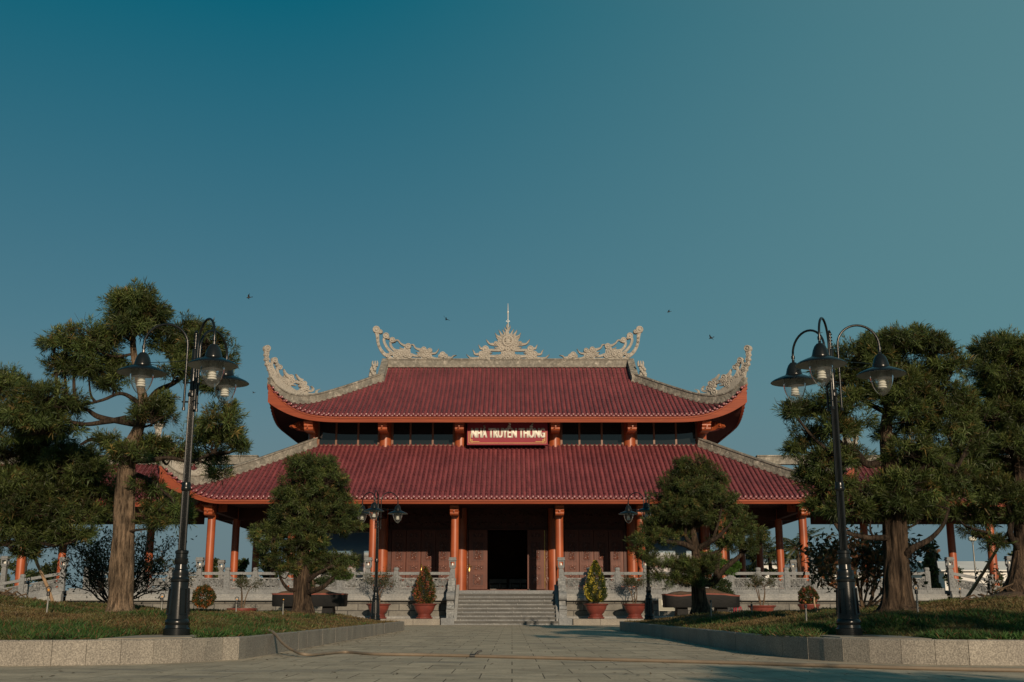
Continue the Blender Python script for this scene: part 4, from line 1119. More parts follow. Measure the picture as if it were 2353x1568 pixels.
for sx, lab in ((-1, 'grey carved stone balustrade along the terrace left of the staircase'), (1, 'grey carved stone balustrade along the terrace right of the staircase')):
    bal = thing('stone_balustrade', lab, 'balustrade', (X0+sx*11, YT+.02, FLOOR), 'carved stone balustrades of the terrace')
    x = SW+.20; n = 0; lo = MB(); rail = MB()
    bx = MB()
    while x < TX+.2:
        X = X0+sx*x
        if n in (0, 3) or abs(x-14.3) < .5: lantern_post(bal, (X, YT+.02, 0))
        else: put(pm, 'post', bal, (X, YT+.02, 0))
        if x+PW < TX+.3:
            xc = X0+sx*(x+PW/2); put(panels[(n*2+(sx > 0)) % 3], 'carved_panel', bal, (xc, YT+.02, 0), math.pi if (n % 2) else 0)
            r = MB(); r.bbox(xc-PW/2+.116, xc+PW/2-.116, YT-.055, YT+.095, 2.24, 2.37, .015); r.build('top_rail', M['stone'], bal)
            for e in (-1, 1): bx.prism([(0, 2.105), (.16, 2.105), (.12, 2.15), (.05, 2.17), (.03, 2.24), (0, 2.24)], lambda a, b, d, e=e, xc=xc: (xc+e*(PW/2-.116-a), YT+.02+d, b), -.045, .045)
        x += PW; n += 1
    bx.build('rail_bracket', M['stone'], bal)
    # sloping side ramp beyond the terrace
    rp = thing('ramp_balustrade', 'sloping grey stone balustrade of the side ramp at the far %s end of the terrace' % ('left' if sx < 0 else 'right'), 'balustrade', (X0+sx*24, 53.6, 0), 'sloping ramp balustrades')
    sl = .17; xs0, xs1 = TX+.15, TX+9.3
    def sz(x): return -sl*(x-xs0)
    w1 = MB()
    def slope_box(mb, xa, xb, y0, y1, za, zb):
        p = []
        for zz in (za, zb):
            p += [(X0+sx*xa, y0, zz+sz(xa)), (X0+sx*xb, y0, zz+sz(xb)), (X0+sx*xb, y1, zz+sz(xb)), (X0+sx*xa, y1, zz+sz(xa))]
        mb.hexa(p)
    slope_box(w1, xs0, xs1, 53.45, 53.75, 1.02, 1.36); w1.build('moulding', M['moulding'], rp)
    w1 = MB(); slope_box(w1, xs0, xs1, 53.5, 53.72, -.6, 1.019); w1.build('ramp_wall', M['blocks'], rp)
    w1 = MB(); slope_box(w1, xs0, xs1, 53.52, 53.70, 1.361, 1.64); w1.build('plinth_course', M['stone'], rp)
    for k in range(5):
        xa = xs0+.05+k*1.85
        o = put(lm if k == 0 else pm, 'post', rp, (X0+sx*xa, 53.61, sz(xa)))
        if k == 0:
            for me, nm in ((lh, 'lantern_head'), (lb, 'lantern_bulb')):
                c = bpy.data.objects.new(nm, me); C.objects.link(c); c.parent = o
        if k < 4:
            xb = xa+1.85; r = MB(); slope_box(r, xa+.117, xb-.117, 53.54, 53.68, 2.24, 2.37); r.build('top_rail', M['stone'], rp)
            r = MB(); slope_box(r, xa+.117, xb-.117, 53.56, 53.66, 1.641, 1.70); slope_box(r, xa+.117, xb-.117, 53.56, 53.66, 2.04, 2.10); r.build('panel_frame', M['stone'], rp)
            me = panel_mesh(1.6, 20+k); 
            o = link_mesh('carved_panel', me, M['carved'], None)
            for v in me.vertices: v.co.z += -sl*sx*v.co.x if sx > 0 else sl*v.co.x
            o.parent = rp; o.matrix_parent_inverse = Matrix.Translation(rp.location).inverted(); o.location = (X0+sx*(xa+.925), 53.61, sz(xa+.925))
for (px, py, Y, lab) in ((509, 1300, 61.0, 'stone lantern post behind the left terrace beside the second porch column'), (1822, 1300, 61.0, 'stone lantern post behind the right terrace beside the palm'), (2319, 1292, 56.5, 'stone lantern post at the right edge behind the ramp balustrade'), (12, 1292, 56.5, 'stone lantern post at the left edge beside the orange gallery column')):
    p = at(px, py, Y); t = thing('lantern_post', lab, 'lantern post', (p.x, Y, FLOOR), 'stone lantern posts standing alone')
    dz = 2.75-p.z
    o = put(lm, 'post', t, (p.x, Y, -dz)); o2 = put(lh, 'lantern_head', t, (p.x, Y, -dz)); o3 = put(lb, 'lantern_bulb', t, (p.x, Y, -dz))
# =================================================================== GROUND
mb = MB(); mb.add([(-3000, -3000, -.05), (3000, -3000, -.05), (3000, 6000, -.05), (-3000, 6000, -.05)], [(0,1,2,3)])
tag(mb.build('terrain', M['terrain']), kind='structure')
mb = MB(); mb.add([(-45, -12, 0), (45, -12, 0), (45, 80, 0), (-45, 80, 0)], [(0,1,2,3)])
tag(mb.build('paving', M['paving']), kind='structure')
def kerb_path(sx):
    return [(sx*a, b) for a, b in zip(*(FXL if sx < 0 else FXR))][::-1]+[(sx*3.45, 26), (sx*3.45, 37.4)]
def smooth01(t): t = np.clip(t, 0, 1); return t*t*(3-2*t)
FXL = ([3.45, 3.62, 4.05, 4.75, 5.8, 12, 20, 30], [16.0, 14.85, 14.0, 13.5, 13.30, 13.1, 12.9, 12.6])
FXR = ([3.45, 3.52, 3.70, 3.96, 4.25, 4.8, 5.8, 12, 20, 30], [17.8, 16.5, 15.35, 14.45, 14.0, 13.65, 13.40, 13.15, 12.9, 12.6])
def front_y(x):   # front edge of a bed; the right corner is rounder
    x = np.asarray(x, float); return np.where(x < 0, np.interp(np.abs(x), *FXL), np.interp(np.abs(x), *FXR))
def bed_z(x, y):
    x = np.asarray(x, float); y = np.asarray(y, float); ax = np.abs(x); u = ax-3.45; v = y-front_y(x)
    rise = .25*smooth01(np.minimum(u/2.2, v/4.0))*smooth01((38.6-y)/7+.15)
    hump = np.where(x < 0, .20, .24)*smooth01((u-2.2)/3.4)*np.exp(-((y-23)/6.5)**2)*smooth01(v/6)
    m1 = np.where(x < 0, .10, .15)*np.exp(-(((ax-9.1)/1.5)**2+((y-20.3)/1.8)**2))
    wob = .025*np.sin(x*2.3+y*1.1)+.02*np.sin(x*5.1-y*2.7)
    flat = smooth01((np.hypot((ax-4.5)*1.1, np.maximum(y-15.3, 0))-.5)/.9); rise = rise*flat
    return .262+rise+hump+m1+wob*smooth01(np.minimum(u, v)/.8)
for sx, nm in ((-1, 'left'), (1, 'right')):
    path = kerb_path(sx); kb = MB()
    P = [Vector((p[0], p[1], 0)) for p in path]
    # resample into individual kerb stones
    dense = [Vector((c[0], c[1], 0)) for c in crom([(p.x, p.y) for p in P], 24)]
    L = [0]
    for a, b in zip(dense[:-1], dense[1:]): L.append(L[-1]+(b-a).length)
    def pt(s):
        i = int(np.searchsorted(L, s)); i = min(max(i, 1), len(L)-1); t = (s-L[i-1])/(L[i]-L[i-1]); return dense[i-1].lerp(dense[i], t)
    s = 0
    while s < L[-1]-.05:
        p = pt(s); step = .38 if abs(p.x) < 5.4 and p.y < 15.6 else .80
        e = min(s+step, L[-1]); a, b = pt(s+.003), pt(e-.003); t = (b-a).normalized(); nrm = Vector((-t.y, t.x, 0))*(sx)  # outward
        inn = -nrm*.17 if (nrm.dot(Vector((-sx, -1, 0))) > 0) else nrm*.17
        out = -inn.normalized(); j = random.uniform(-.003, .003); ch = .014
        # chamfered top edge
        mbv = []
        for q in (a, b):
            mbv += [q+out*j, q+out*j+Vector((0,0,.28-ch)), q+out*(j-ch)+Vector((0,0,.28)), q+inn+Vector((0,0,.28)), q+inn]
        kb.add(mbv, [(0,5,6,1),(1,6,7,2),(2,7,8,3),(3,8,9,4),(0,1,2,3,4),(9,8,7,6,5)]); s = e
    # far end return
    for k in range(24): kb.bbox(sx*(3.45+k*.8+.003), sx*(3.45+(k+1)*.8-.003), 37.43, 37.60, 0, .28, .012)
    tag(kb.build('kerb', M['granite']), kind='structure')
    # lawn surface
    xs = sx*np.concatenate([np.linspace(3.6, 14, 80), np.linspace(14.3, 29, 24)]); V = []; nY = 90
    for x in xs:
        y0 = float(front_y(x))+.12
        for k in range(nY):
            y = y0+(37.44-y0)*(k/(nY-1))**1.35; V.append((x, y, float(bed_z(x, y))-.008))
    Fq = [(i*nY+k, (i+1)*nY+k, (i+1)*nY+k+1, i*nY+k+1) for i in range(len(xs)-1) for k in range(nY-1)]
    if sx < 0: Fq = [f[::-1] for f in Fq]
    o = link_mesh('lawn', fast_mesh('lawn', V, Fq, smooth=True), M['soil']); tag(o, kind='structure')
def vnoise(x, y, s, seed=0):
    return np.array([mnoise.noise(Vector((a*s+seed, b*s-seed, seed*.37))) for a, b in zip(x, y)])
def blades(base, dirs, L, wd, tint, droop=.25, side=None):
    """diamond blades: base (n,3), dirs (n,3) unit, L (n,), wd (n,), tint (n,3)"""
    n = len(base)
    if side is None:
        r = rng.normal(size=(n, 3)); side = np.cross(dirs, r)
    side /= np.linalg.norm(side, axis=1, keepdims=True)+1e-9
    mid = base+dirs*(L*.5)[:, None]; tip = base+dirs*L[:, None]; tip[:, 2] -= L*droop*rng.uniform(.2, 1, n)
    V = np.stack([base, mid+side*wd[:, None]*.5, tip, mid-side*wd[:, None]*.5], 1).reshape(-1, 3)
    Fc = np.arange(4*n).reshape(n, 4)
    return V, Fc, np.repeat(tint, 4, axis=0)
def grass(sx, nclump, nb):
    y = 1/(1/12.9-rng.uniform(0, 1, nclump)*(1/12.9-1/37.3))
    ax = 3.55+rng.uniform(0, 1, nclump)*np.clip(y*.47-3.2, 1.2, 11)
    keep = (y > front_y(sx*ax)+.10) & (np.hypot(ax-4.52, y-15.42) > .50) & ~((np.abs(ax-4.45) < .58) & (y < 15.5)); y, ax = y[keep], ax[keep]; x = sx*ax; n = len(x)
    nz = vnoise(x, y, .55, 3+sx)+.6*vnoise(x, y, 1.7, 9); nz2 = vnoise(x, y, 3.0, 21)
    # short dry turf with greener tufts near the front edge
    green = np.clip(.52+1.15*nz-.030*(y-15)+.45*np.exp(-((y-front_y(x))/1.6)**2), 0, 1)
    x = np.repeat(x, nb); y = np.repeat(y, nb); g = np.repeat(green, nb); d2 = np.repeat(nz2, nb); m = len(x)
    x = x+rng.normal(0, .035, m); y = y+rng.normal(0, .035, m)
    base = np.stack([x, y, bed_z(x, y)-.005], 1)
    an = rng.uniform(0, 2*np.pi, m); tl = rng.uniform(.3, 1.25, m)
    dirs = np.stack([np.cos(an)*np.sin(tl), np.sin(an)*np.sin(tl), np.cos(tl)], 1)
    L = rng.uniform(.035, .09, m)*(1+.9*g)*(1+.006*(y-13)); wd = rng.uniform(.007, .013, m)*(1+.035*(y-13))
    c1 = np.array((.042, .095, .022)); c2 = np.array((.15, .112, .05)); c3 = np.array((.15, .075, .036))
    t = g[:, None]; tint = c1*t+c2*(1-t); k = (rng.uniform(0, 1, m) < .14)[:, None]; tint = np.where(k, c3, tint)
    tint = tint*(rng.uniform(.55, 1.3, m)*(1+.5*d2))[:, None]
    V, Fc, col = blades(base, dirs, L, wd, np.clip(tint, .01, 1), .3)
    o = link_mesh('grass', fast_mesh('grass', V, Fc, col), M['grass']); tag(o, 'short half dry lawn grass covering the %s planting bed' % ('left' if sx < 0 else 'right'), 'grass', kind='stuff')
grass(-1, 42000, 6); grass(1, 42000, 6)
def litter():
    n = 900; side = rng.choice((-1, 1), n); t = rng.uniform(0, 1, n)
    x = side*(3.40-np.abs(rng.normal(0, .35, n))); y = 14.5+t*22
    k = rng.uniform(0, 1, n) < .45; x = np.where(k, rng.uniform(-5, 5, n), x); y = np.where(k, 10.5+rng.uniform(0, 1, n)**1.6*38, y)
    ok = (np.abs(x) < 3.4) | (y < 12.6); x, y = x[ok], y[ok]; n = len(x)
    base = np.stack([x, y, np.full(n, .006)], 1); an = rng.uniform(0, 6.28, n); d = np.stack([np.cos(an), np.sin(an), rng.uniform(.0, .25, n)], 1)
    side_ = np.stack([-np.sin(an), np.cos(an), rng.uniform(-.2, .2, n)], 1)
    V, Fc, col = blades(base, d, rng.uniform(.03, .09, n), rng.uniform(.012, .03, n), np.array([(.10,.07,.04)])*rng.uniform(.5, 1.6, (n, 1)), 0, side_)
    o = link_mesh('fallen_leaves', fast_mesh('fallen_leaves', V, Fc, col), M['grass']); tag(o, 'dry fallen leaves and needles scattered over the paving', 'leaves', kind='stuff')
litter()
def mound(x, y, r, h, lab):
    n = 26; V = []; rings = 9
    for i in range(rings):
        t = i/(rings-1)
        for k in range(n):
            an = 2*math.pi*k/n; rr = r*t*(1+.18*mnoise.noise(Vector((math.cos(an)*2+x, math.sin(an)*2, t*2))))
            X, Y = x+rr*math.cos(an), y+rr*math.sin(an)
            V.append((X, Y, float(bed_z(X, Y))-.03+h*(1-t)**.8*(1+.3*mnoise.noise(Vector((X*3, Y*3, 1))))))
    Fq = [(i*n+k, i*n+(k+1) % n, (i+1)*n+(k+1) % n, (i+1)*n+k) for i in range(rings-1) for k in range(n)]
    o = link_mesh('earth_mound', fast_mesh('earth_mound', V, [f[::-1] for f in Fq], smooth=True), M['earth']); tag(o, lab, 'mound')
    # roots and dead stalks on the mound
    mb = MB(); rr = random.Random(int(x*10))
    for k in range(26):
        an = rr.uniform(0, 6.28); q = rr.uniform(.1, .9)*r; X, Y = x+q*math.cos(an), y+q*math.sin(an); z = float(bed_z(X, Y))-.01+h*(1-q/r)**.8
        mb.tube([(X, Y, z), (X+rr.uniform(-.15, .15), Y+rr.uniform(-.15, .15), z+rr.uniform(.02, .10)), (X+rr.uniform(-.35, .35), Y+rr.uniform(-.35, .35), z-.02)], [.02, .015, .008], 5)
    mb.build('root', M['twig_warm'], o)
mound(8.75, 20.2, .95, .17, 'brown earth mound around the foot of the far right pine')
mound(-9.2, 20.6, .85, .15, 'brown earth mound at the far left edge of the lawn')
# =================================================================== STREET LAMPS
def make_lamp(name, label, loc, angs, group, RR=.70):
    t = thing(name, label, 'street lamp', loc, group)
    b = lambda mb, nm, mat, par=t, sm=35: mb.build(nm, mat, par, sm, world=False)
    mb = MB()
    prof = [(.175, 0), (.175, .09), (.158, .10), (.150, .135), (.158, .15), (.160, .185), (.148, .205), (.138, .215), (.128, .45), (.112, .69), (.122, .70), (.124, .73), (.110, .745), (.104, .76), (.110, .79), (.104, .84), (.082, .86), (.076, .92), (.086, .935), (.090, 1.0), (.078, 1.01), (.078, 1.06), (.088, 1.07), (.088, 1.10), (.058, 1.115)]
    mb.lathe(prof, (0,0,0), 28)
    base = b(mb, 'base', M['black'])
    for k in range(4):   # raised service panel frames on the tapered base
        an = R(45+90*k); c, s = math.cos(an), math.sin(an); f = MB()
        def Pm(a, bb, d):
            r = .138-(bb-.22)*.058+d; return (c*r - s*a, s*r + c*a, bb)
        for (a0, a1, z0, z1) in ((-.05, .05, .27, .285), (-.05, .05, .60, .615), (-.05, -.037, .2855, .5995), (.037, .05, .2855, .5995)):
            f.prism([(a0, z0), (a1, z0), (a1, z1), (a0, z1)], Pm, -.01, .012)
        f.build('panel_frame', M['black'], base, world=False)
    mb = MB(); mb.lathe([(.055, 1.115), (.052, 1.9), (.047, 3.30)], (0,0,0), 32, flute=.22); b(mb, 'fluted_pole', M['black'], t, 20)
    mb = MB(); mb.lathe([(.054, 1.90), (.064, 1.915), (.066, 1.95), (.058, 1.965), (.062, 2.0), (.056, 2.02)], (0,0,0), 24)
    b(mb, 'collar', M['black']); mb = MB(); mb.lathe([(.05, 3.20), (.06, 3.21), (.06, 3.25), (.05, 3.26)], (0,0,0), 24); b(mb, 'collar', M['black'])
    mb = MB(); mb.lathe([(.040, 3.26), (.040, 3.86), (.030, 3.88)], (0,0,0), 18)
    pr = [(.018, 3.88)]
    for k in range(5): z = 3.90+k*.045; pr += [(.018, z), (.036, z+.006), (.036, z+.016), (.018, z+.022)]
    pr += [(.018, 4.10), (.026, 4.115), (.010, 4.15)]; mb.lathe(pr, (0,0,0), 14); b(mb, 'finial_post', M['black'])
    r0 = .105; zc = 3.93; rad = (RR-r0)/2
    for an in angs:
        c, s = math.cos(R(an)), math.sin(R(an)); P = lambda r, z: (c*r, s*r, z)
        mb = MB(); pts = [P(r0, 3.04), P(r0, 3.5), P(r0, zc)]
        for k in range(1, 17):
            a = math.pi-math.pi*k/16; pts.append(P(r0+rad+rad*math.cos(a), zc+rad*math.sin(a)))
        pts += [P(RR, zc-.08)]
        mb.tube(pts, .0165, 12); mb.tube([P(RR, zc-.02), P(RR, zc-.06)], .027, 12); mb.tube([P(RR, zc-.08), P(RR, 3.80)], .020, 10); mb.tube([P(r0, 3.01), P(r0, 3.05)], .022, 10)
        for z in (3.13, 3.40): mb.tube([P(.03, z), P(r0+.03, z)], .012, 8)
        b(mb, 'arm', M['black'])
        ctr = (c*RR, s*RR, 0)
        sh = MB(); sh.lathe([(.022, 3.815), (.045, 3.81), (.075, 3.775), (.098, 3.72), (.112, 3.66), (.115, 3.645), (.122, 3.64), (.122, 3.628), (.20, 3.60), (.30, 3.555), (.334, 3.53), (.338, 3.522), (.334, 3.519)], ctr, 36); sh.f.pop(); sh.f.pop()
        shade = b(sh, 'lamp_shade', M['black'], t, 30)
        si = MB(); si.lathe([(.334, 3.5185), (.29, 3.546), (.20, 3.588), (.115, 3.617), (.112, 3.62)], ctr, 36); si.f.pop(); si.f.pop(); b(si, 'shade_lining', M['shade_in'], shade)
        so = MB(); so.lathe([(.06, 3.60), (.06, 3.505), (.052, 3.50), (.045, 3.47)], ctr, 18); b(so, 'lamp_socket', M['shade_in'], shade)
        bu = MB(); pr = [(.03, 3.47)]
        for k in range(4): z = 3.455-k*.034; pr += [(.046+.004*k, z), (.052+.004*k, z-.010), (.048+.004*k, z-.020), (.030, z-.024)]
        pr += [(.012, 3.315)]; bu.lathe(pr, ctr, 18); b(bu, 'bulb', M['bulb'], shade)
        gl = MB(); pr = [(.160, 3.60)]
        for k in range(1, 15):
            a = k/14; r = .166*max(0.0, 1-a**2.4)**.62; pr.append((max(r, .006), 3.60-.385*a))
        gl.lathe(pr, ctr, 30); gl.f.pop(-2); b(gl, 'glass_globe', M['globe'], shade, 60)
    # stay wires tying the heads to one another
    mb = MB(); hp = [Vector((math.cos(R(a))*RR, math.sin(R(a))*RR, 3.66)) for a in angs]
    for i in range(3):
        p, q = hp[i], hp[(i+1) % 3]; d = (q-p).normalized(); mb.tube([p+d*.12, (p+q)/2+Vector((0,0,-.03)), q-d*.12], .005, 5)
    b(mb, 'stay_wire', M['black']); return t
def pad(x, y, z, lab, rz):
    mb = MB(); pts = []; n = 8
    pts = [(-.50, -1.72), (.42, -1.02), (.56, .12), (.45, .40), (-.35, .42), (-.52, .2)]
    c, s = math.cos(rz), math.sin(rz); pts = pts if x < 0 else [(-a, b) for a, b in pts][::-1]; pl = [(x+a*c-b*s, y+a*s+b*c) for a, b in pts]
    mb.prism(pl, lambda a, b, d: (a, b, d), z-.25, z+.004)
    tag(mb.build('lamp_pad', M['concrete']), lab, 'concrete pad')
LZ = .285
L1 = at(400, 1462, 15.5); L2 = at(1957, 1461, 15.5)
lampA = make_lamp('street_lamp', 'tall black three armed street lamp on the left kerb before the tall pine', (L1.x+.03, 15.5, LZ), (186, 306, 66), 'black three armed street lamps')
lampB = make_lamp('street_lamp', 'tall black three armed street lamp on the right kerb before the rough trunked pine', (L2.x-.03, 15.5, LZ), (123, 243, 3), 'black three armed street lamps')
for px, Y, rz, lab, src in ((862, 38.3, -40, 'small looking far black lamp left of the staircase in front of a potted shrub', lampA), (1492, 38.3, 20, 'small looking far black lamp right of the staircase half hidden by the mid pine', lampB)):
    X = at(px, 1422, Y).x; z = .285
    c = copy_tree(src); c.location = (X, Y-.0, z-.02); c.rotation_euler = (0, 0, R(rz)); c['label'] = lab
pad(L1.x+.05, 15.45, .285, 'flat pale concrete pad under the left tall lamp', .05); pad(L2.x+.08, 15.45, .285, 'flat pale concrete pad under the right tall lamp', -.1)
# =================================================================== TREES
def trunk_mesh(path, rad, n=22, rough=.12, seed=0, nres=7):
    c = crom([(p[0], p[1], p[2], r) for p, r in zip(path, rad)], nres); V = []; Fq = []; m = len(c); prev = None
    for i, q in enumerate(c):
        p = Vector(q[:3]); t = Vector(c[min(i+1, m-1)][:3])-Vector(c[max(i-1, 0)][:3]); t.normalize()
        u = (Vector((1,0,0))-t*t.x).normalized() if abs(t.x) < .95 else (Vector((0,1,0))-t*t.y).normalized()
        if prev is not None: u = (prev-t*prev.dot(t)).normalized()
        prev = u; w = t.cross(u)
        for k in range(n):
            an = 2*math.pi*k/n; nz = -1.1*abs(mnoise.noise(Vector((math.cos(an)*4.2+seed, math.sin(an)*4.2, p.z*.8))))+.25+mnoise.noise(Vector((math.cos(an)*2.2+seed, math.sin(an)*2.2, p.z*1.1)))+.6*mnoise.noise(Vector((math.cos(an)*5+seed, math.sin(an)*5, p.z*2.2)))
            V.append(p+(u*math.cos(an)+w*math.sin(an))*q[3]*(1+rough*nz))
    for i in range(m-1):
        for k in range(n): Fq.append((i*n+k, i*n+(k+1) % n, (i+1)*n+(k+1) % n, (i+1)*n+k))
    return V, Fq
class Acc:
    def __init__(s): s.V = []; s.F = []
    def add(s, V, Fq): b = len(s.V); s.V += [tuple(v) for v in V]; s.F += [tuple(i+b for i in f) for f in Fq]
def tufts(cent, dirs, nb, L, wd, tint):
    """rosettes of narrow leaves"""
    n = len(cent); ref = np.where(np.abs(dirs[:, 2:3]) < .9, np.array([[0, 0, 1.0]]), np.array([[1.0, 0, 0]]))
    u = np.cross(dirs, ref); u /= np.linalg.norm(u, axis=1, keepdims=True); v = np.cross(dirs, u)
    rep = lambda a: np.repeat(a, nb, axis=0)
    ph = np.tile(np.arange(nb)*2.39996, n)+rep(rng.uniform(0, 6.28, n)[:, None])[:, 0]+rng.normal(0, .25, n*nb)
    th = np.clip(np.tile(np.linspace(.15, 1.55, nb), n)+rng.normal(0, .15, n*nb), .05, 1.9)
    rad = rep(u)*np.cos(ph)[:, None]+rep(v)*np.sin(ph)[:, None]
    d = rep(dirs)*np.cos(th)[:, None]+rad*np.sin(th)[:, None]
    LL = L*rng.uniform(.65, 1.15, n*nb)*rep(rng.uniform(.75, 1.2, n)[:, None])[:, 0]
    side = np.cross(d, rep(dirs)+.001)
    base = rep(cent)-rep(dirs)*(np.tile(np.linspace(0, .5, nb), n)*L)[:, None]
    return blades(base, d, LL, wd*rng.uniform(.8, 1.2, n*nb), rep(tint)*rng.uniform(.75, 1.25, (n*nb, 1)), .22, side)
GREENS = dict(dark=np.array((.046, .075, .025)), mid=np.array((.092, .124, .035)), light=np.array((.205, .212, .062)), dry=np.array((.25, .18, .06)))
def pine(name, label, base_px, Y, trunk, pads, limbs=(), bark='bark', dens=0, clump=.135, ntuft=11, cover=1.08, L=.125, wd=.0125, nb=11, depth=.8, dj=.35, warm=.1, group=None, rough=.13, sub=1.0, seed=1, grow_=1.14):
    """trunk: [(px,py,rpx[,dY])], pads: [(px,py,rx,ry[,dY])] on planes near depth Y, limbs: lists like trunk"""
    r0 = random.Random(seed); mpp = at(base_px[0]+1, base_px[1], Y).x-at(base_px[0], base_px[1], Y).x
    b = at(base_px[0], base_px[1], Y); t = thing(name, label, 'pine tree', (b.x, Y, b.z), group)
    A = Acc(); nodes = []
    def conv(lst): return [at(p[0], p[1], Y+(p[3] if len(p) > 3 else 0)) for p in lst], [p[2]*mpp for p in lst]
    P, Rr = conv(trunk); P = [P[0]+Vector((0, 0, -.35))]+P; Rr = [Rr[0]*1.15]+Rr
    A.add(*trunk_mesh(P, Rr, 48, rough, seed, 12)); nodes += crom([tuple(p) for p in P], 5)
    LA = []
    for lb in limbs:
        P, Rr = conv(lb); LA.append(trunk_mesh(P, [q*.70 for q in Rr], 10, .2, seed+3, 5)); nodes += crom([tuple(p) for p in P], 4)
    trunk_o = link_mesh('trunk', fast_mesh('trunk', A.V, A.F, smooth=True), M[bark], t)
    nodes = np.array([n[:3] for n in nodes]); cs = []; ds = []; tn = []; T = MB()
    tpy = [q[1] for q in trunk][::-1]; tpx = [q[0] for q in trunk][::-1]; full = []
    for p in pads:
        p = (p[0], p[1], p[2]*grow_, p[3]*grow_)+tuple(p[4:])
        tx = np.interp(p[1], tpy, tpx)
        if len(p) == 4 and abs(p[0]-tx) < p[2]*.9 and r0.random() < .75:
            full += [p+(-.28-.15*r0.random(),), p+(.30,)]
        else: full.append(p)
    for p in full:
        c = np.array(at(p[0], p[1], Y+(p[4] if len(p) > 4 else r0.uniform(-dj, dj)))); ax = np.array((p[2]*mpp, max(p[2], p[3])*mpp*depth, p[3]*mpp))
        g3 = (ax[0]*ax[1]*ax[2])**(2/3); ns = max(8, int(cover*4*g3/(clump*clump)))
        pb = rng.uniform(.72, 1.2)
        # a limb to the pad
        far = c-np.array((0, 0, ax[2]*.35)); j = int(np.argmin(np.linalg.norm(nodes-far, axis=1)+.6*np.maximum(nodes[:, 2]-far[2], 0)))
        pn = nodes[j]; mid = (pn+far)/2+np.array((0, 0, -.08*np.linalg.norm(pn-far)))+rng.normal(0, .05, 3)
        ln = np.linalg.norm(pn-far); rl = min(.045, .014+.02*ln)
        path = crom([pn, mid, far], 4); T.tube(path, list(np.linspace(rl, rl*.55, len(path))), 6)
        for k in range(ns):
            q = rng.normal(size=3); q /= np.linalg.norm(q); 
            if q[2] < -.45: q[2] *= -.4
            q /= np.linalg.norm(q)
            rr = rng.uniform(.25, 1.12)**.6; sc = c+q*ax*rr
            sr = np.array((1, 1, .85))*clump*rng.uniform(.55, 1.35)
            n = max(5, int(rng.uniform(.6, 1.3)*ntuft))
            o = rng.normal(size=(n, 3)); o /= np.linalg.norm(o, axis=1, keepdims=True); rad = rng.uniform(.1, 1.0, n)**.5
            pos = sc+o*sr*rad[:, None]
            dd = o*.6+q*.5+np.array((0, 0, .40))+rng.normal(0, .28, (n, 3)); dd /= np.linalg.norm(dd, axis=1, keepdims=True)
            cs.append(pos); ds.append(dd)
            br = pb*rng.uniform(.45, 1.45)*(.55+.5*min(rr, 1))  # tint falls off towards the pad core, painting in the crown's inner shade
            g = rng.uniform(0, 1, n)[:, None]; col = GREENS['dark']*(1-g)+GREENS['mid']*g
            top = np.clip((o[:, 2:3]*.6+q[2]*.4+.25)*.9, 0, 1)*rng.uniform(0, 1, (n, 1)); col = col*(1-top*.6)+GREENS['light']*top*.6  # lighter leaf tips, weighted upwards to paint in light from above
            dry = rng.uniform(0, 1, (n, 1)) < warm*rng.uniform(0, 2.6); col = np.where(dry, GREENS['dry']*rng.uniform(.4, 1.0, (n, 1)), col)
            tn.append(col*br*(.6+.4*rad[:, None]))  # tint also darkened inside each clump as painted shade
            e = sc; s = far+(c-far)*rng.uniform(0, .9)
            T.tube([s, (s+e)/2+rng.normal(0, .04, 3), e], [rl*.42, rl*.3, rl*.15], 4, False)
            for _ in range(2):
                e2 = sc+rng.normal(size=3)*sr*.7; T.tube([sc, (sc+e2)/2+rng.normal(0, .015, 3), e2], [rl*.18, rl*.13, rl*.07], 3, False)
    cs = np.concatenate(cs); ds = np.concatenate(ds); tn = np.concatenate(tn)
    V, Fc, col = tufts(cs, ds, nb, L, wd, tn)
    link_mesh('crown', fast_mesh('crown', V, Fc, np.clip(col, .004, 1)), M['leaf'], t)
    T.build('branches', M['limb'], trunk_o)
    for lv, lf in LA: link_mesh('limb', fast_mesh('limb', [tuple(q) for q in lv], lf, smooth=True), M['limb'], trunk_o)
    return t
PG = 'podocarpus pines in the planting beds'
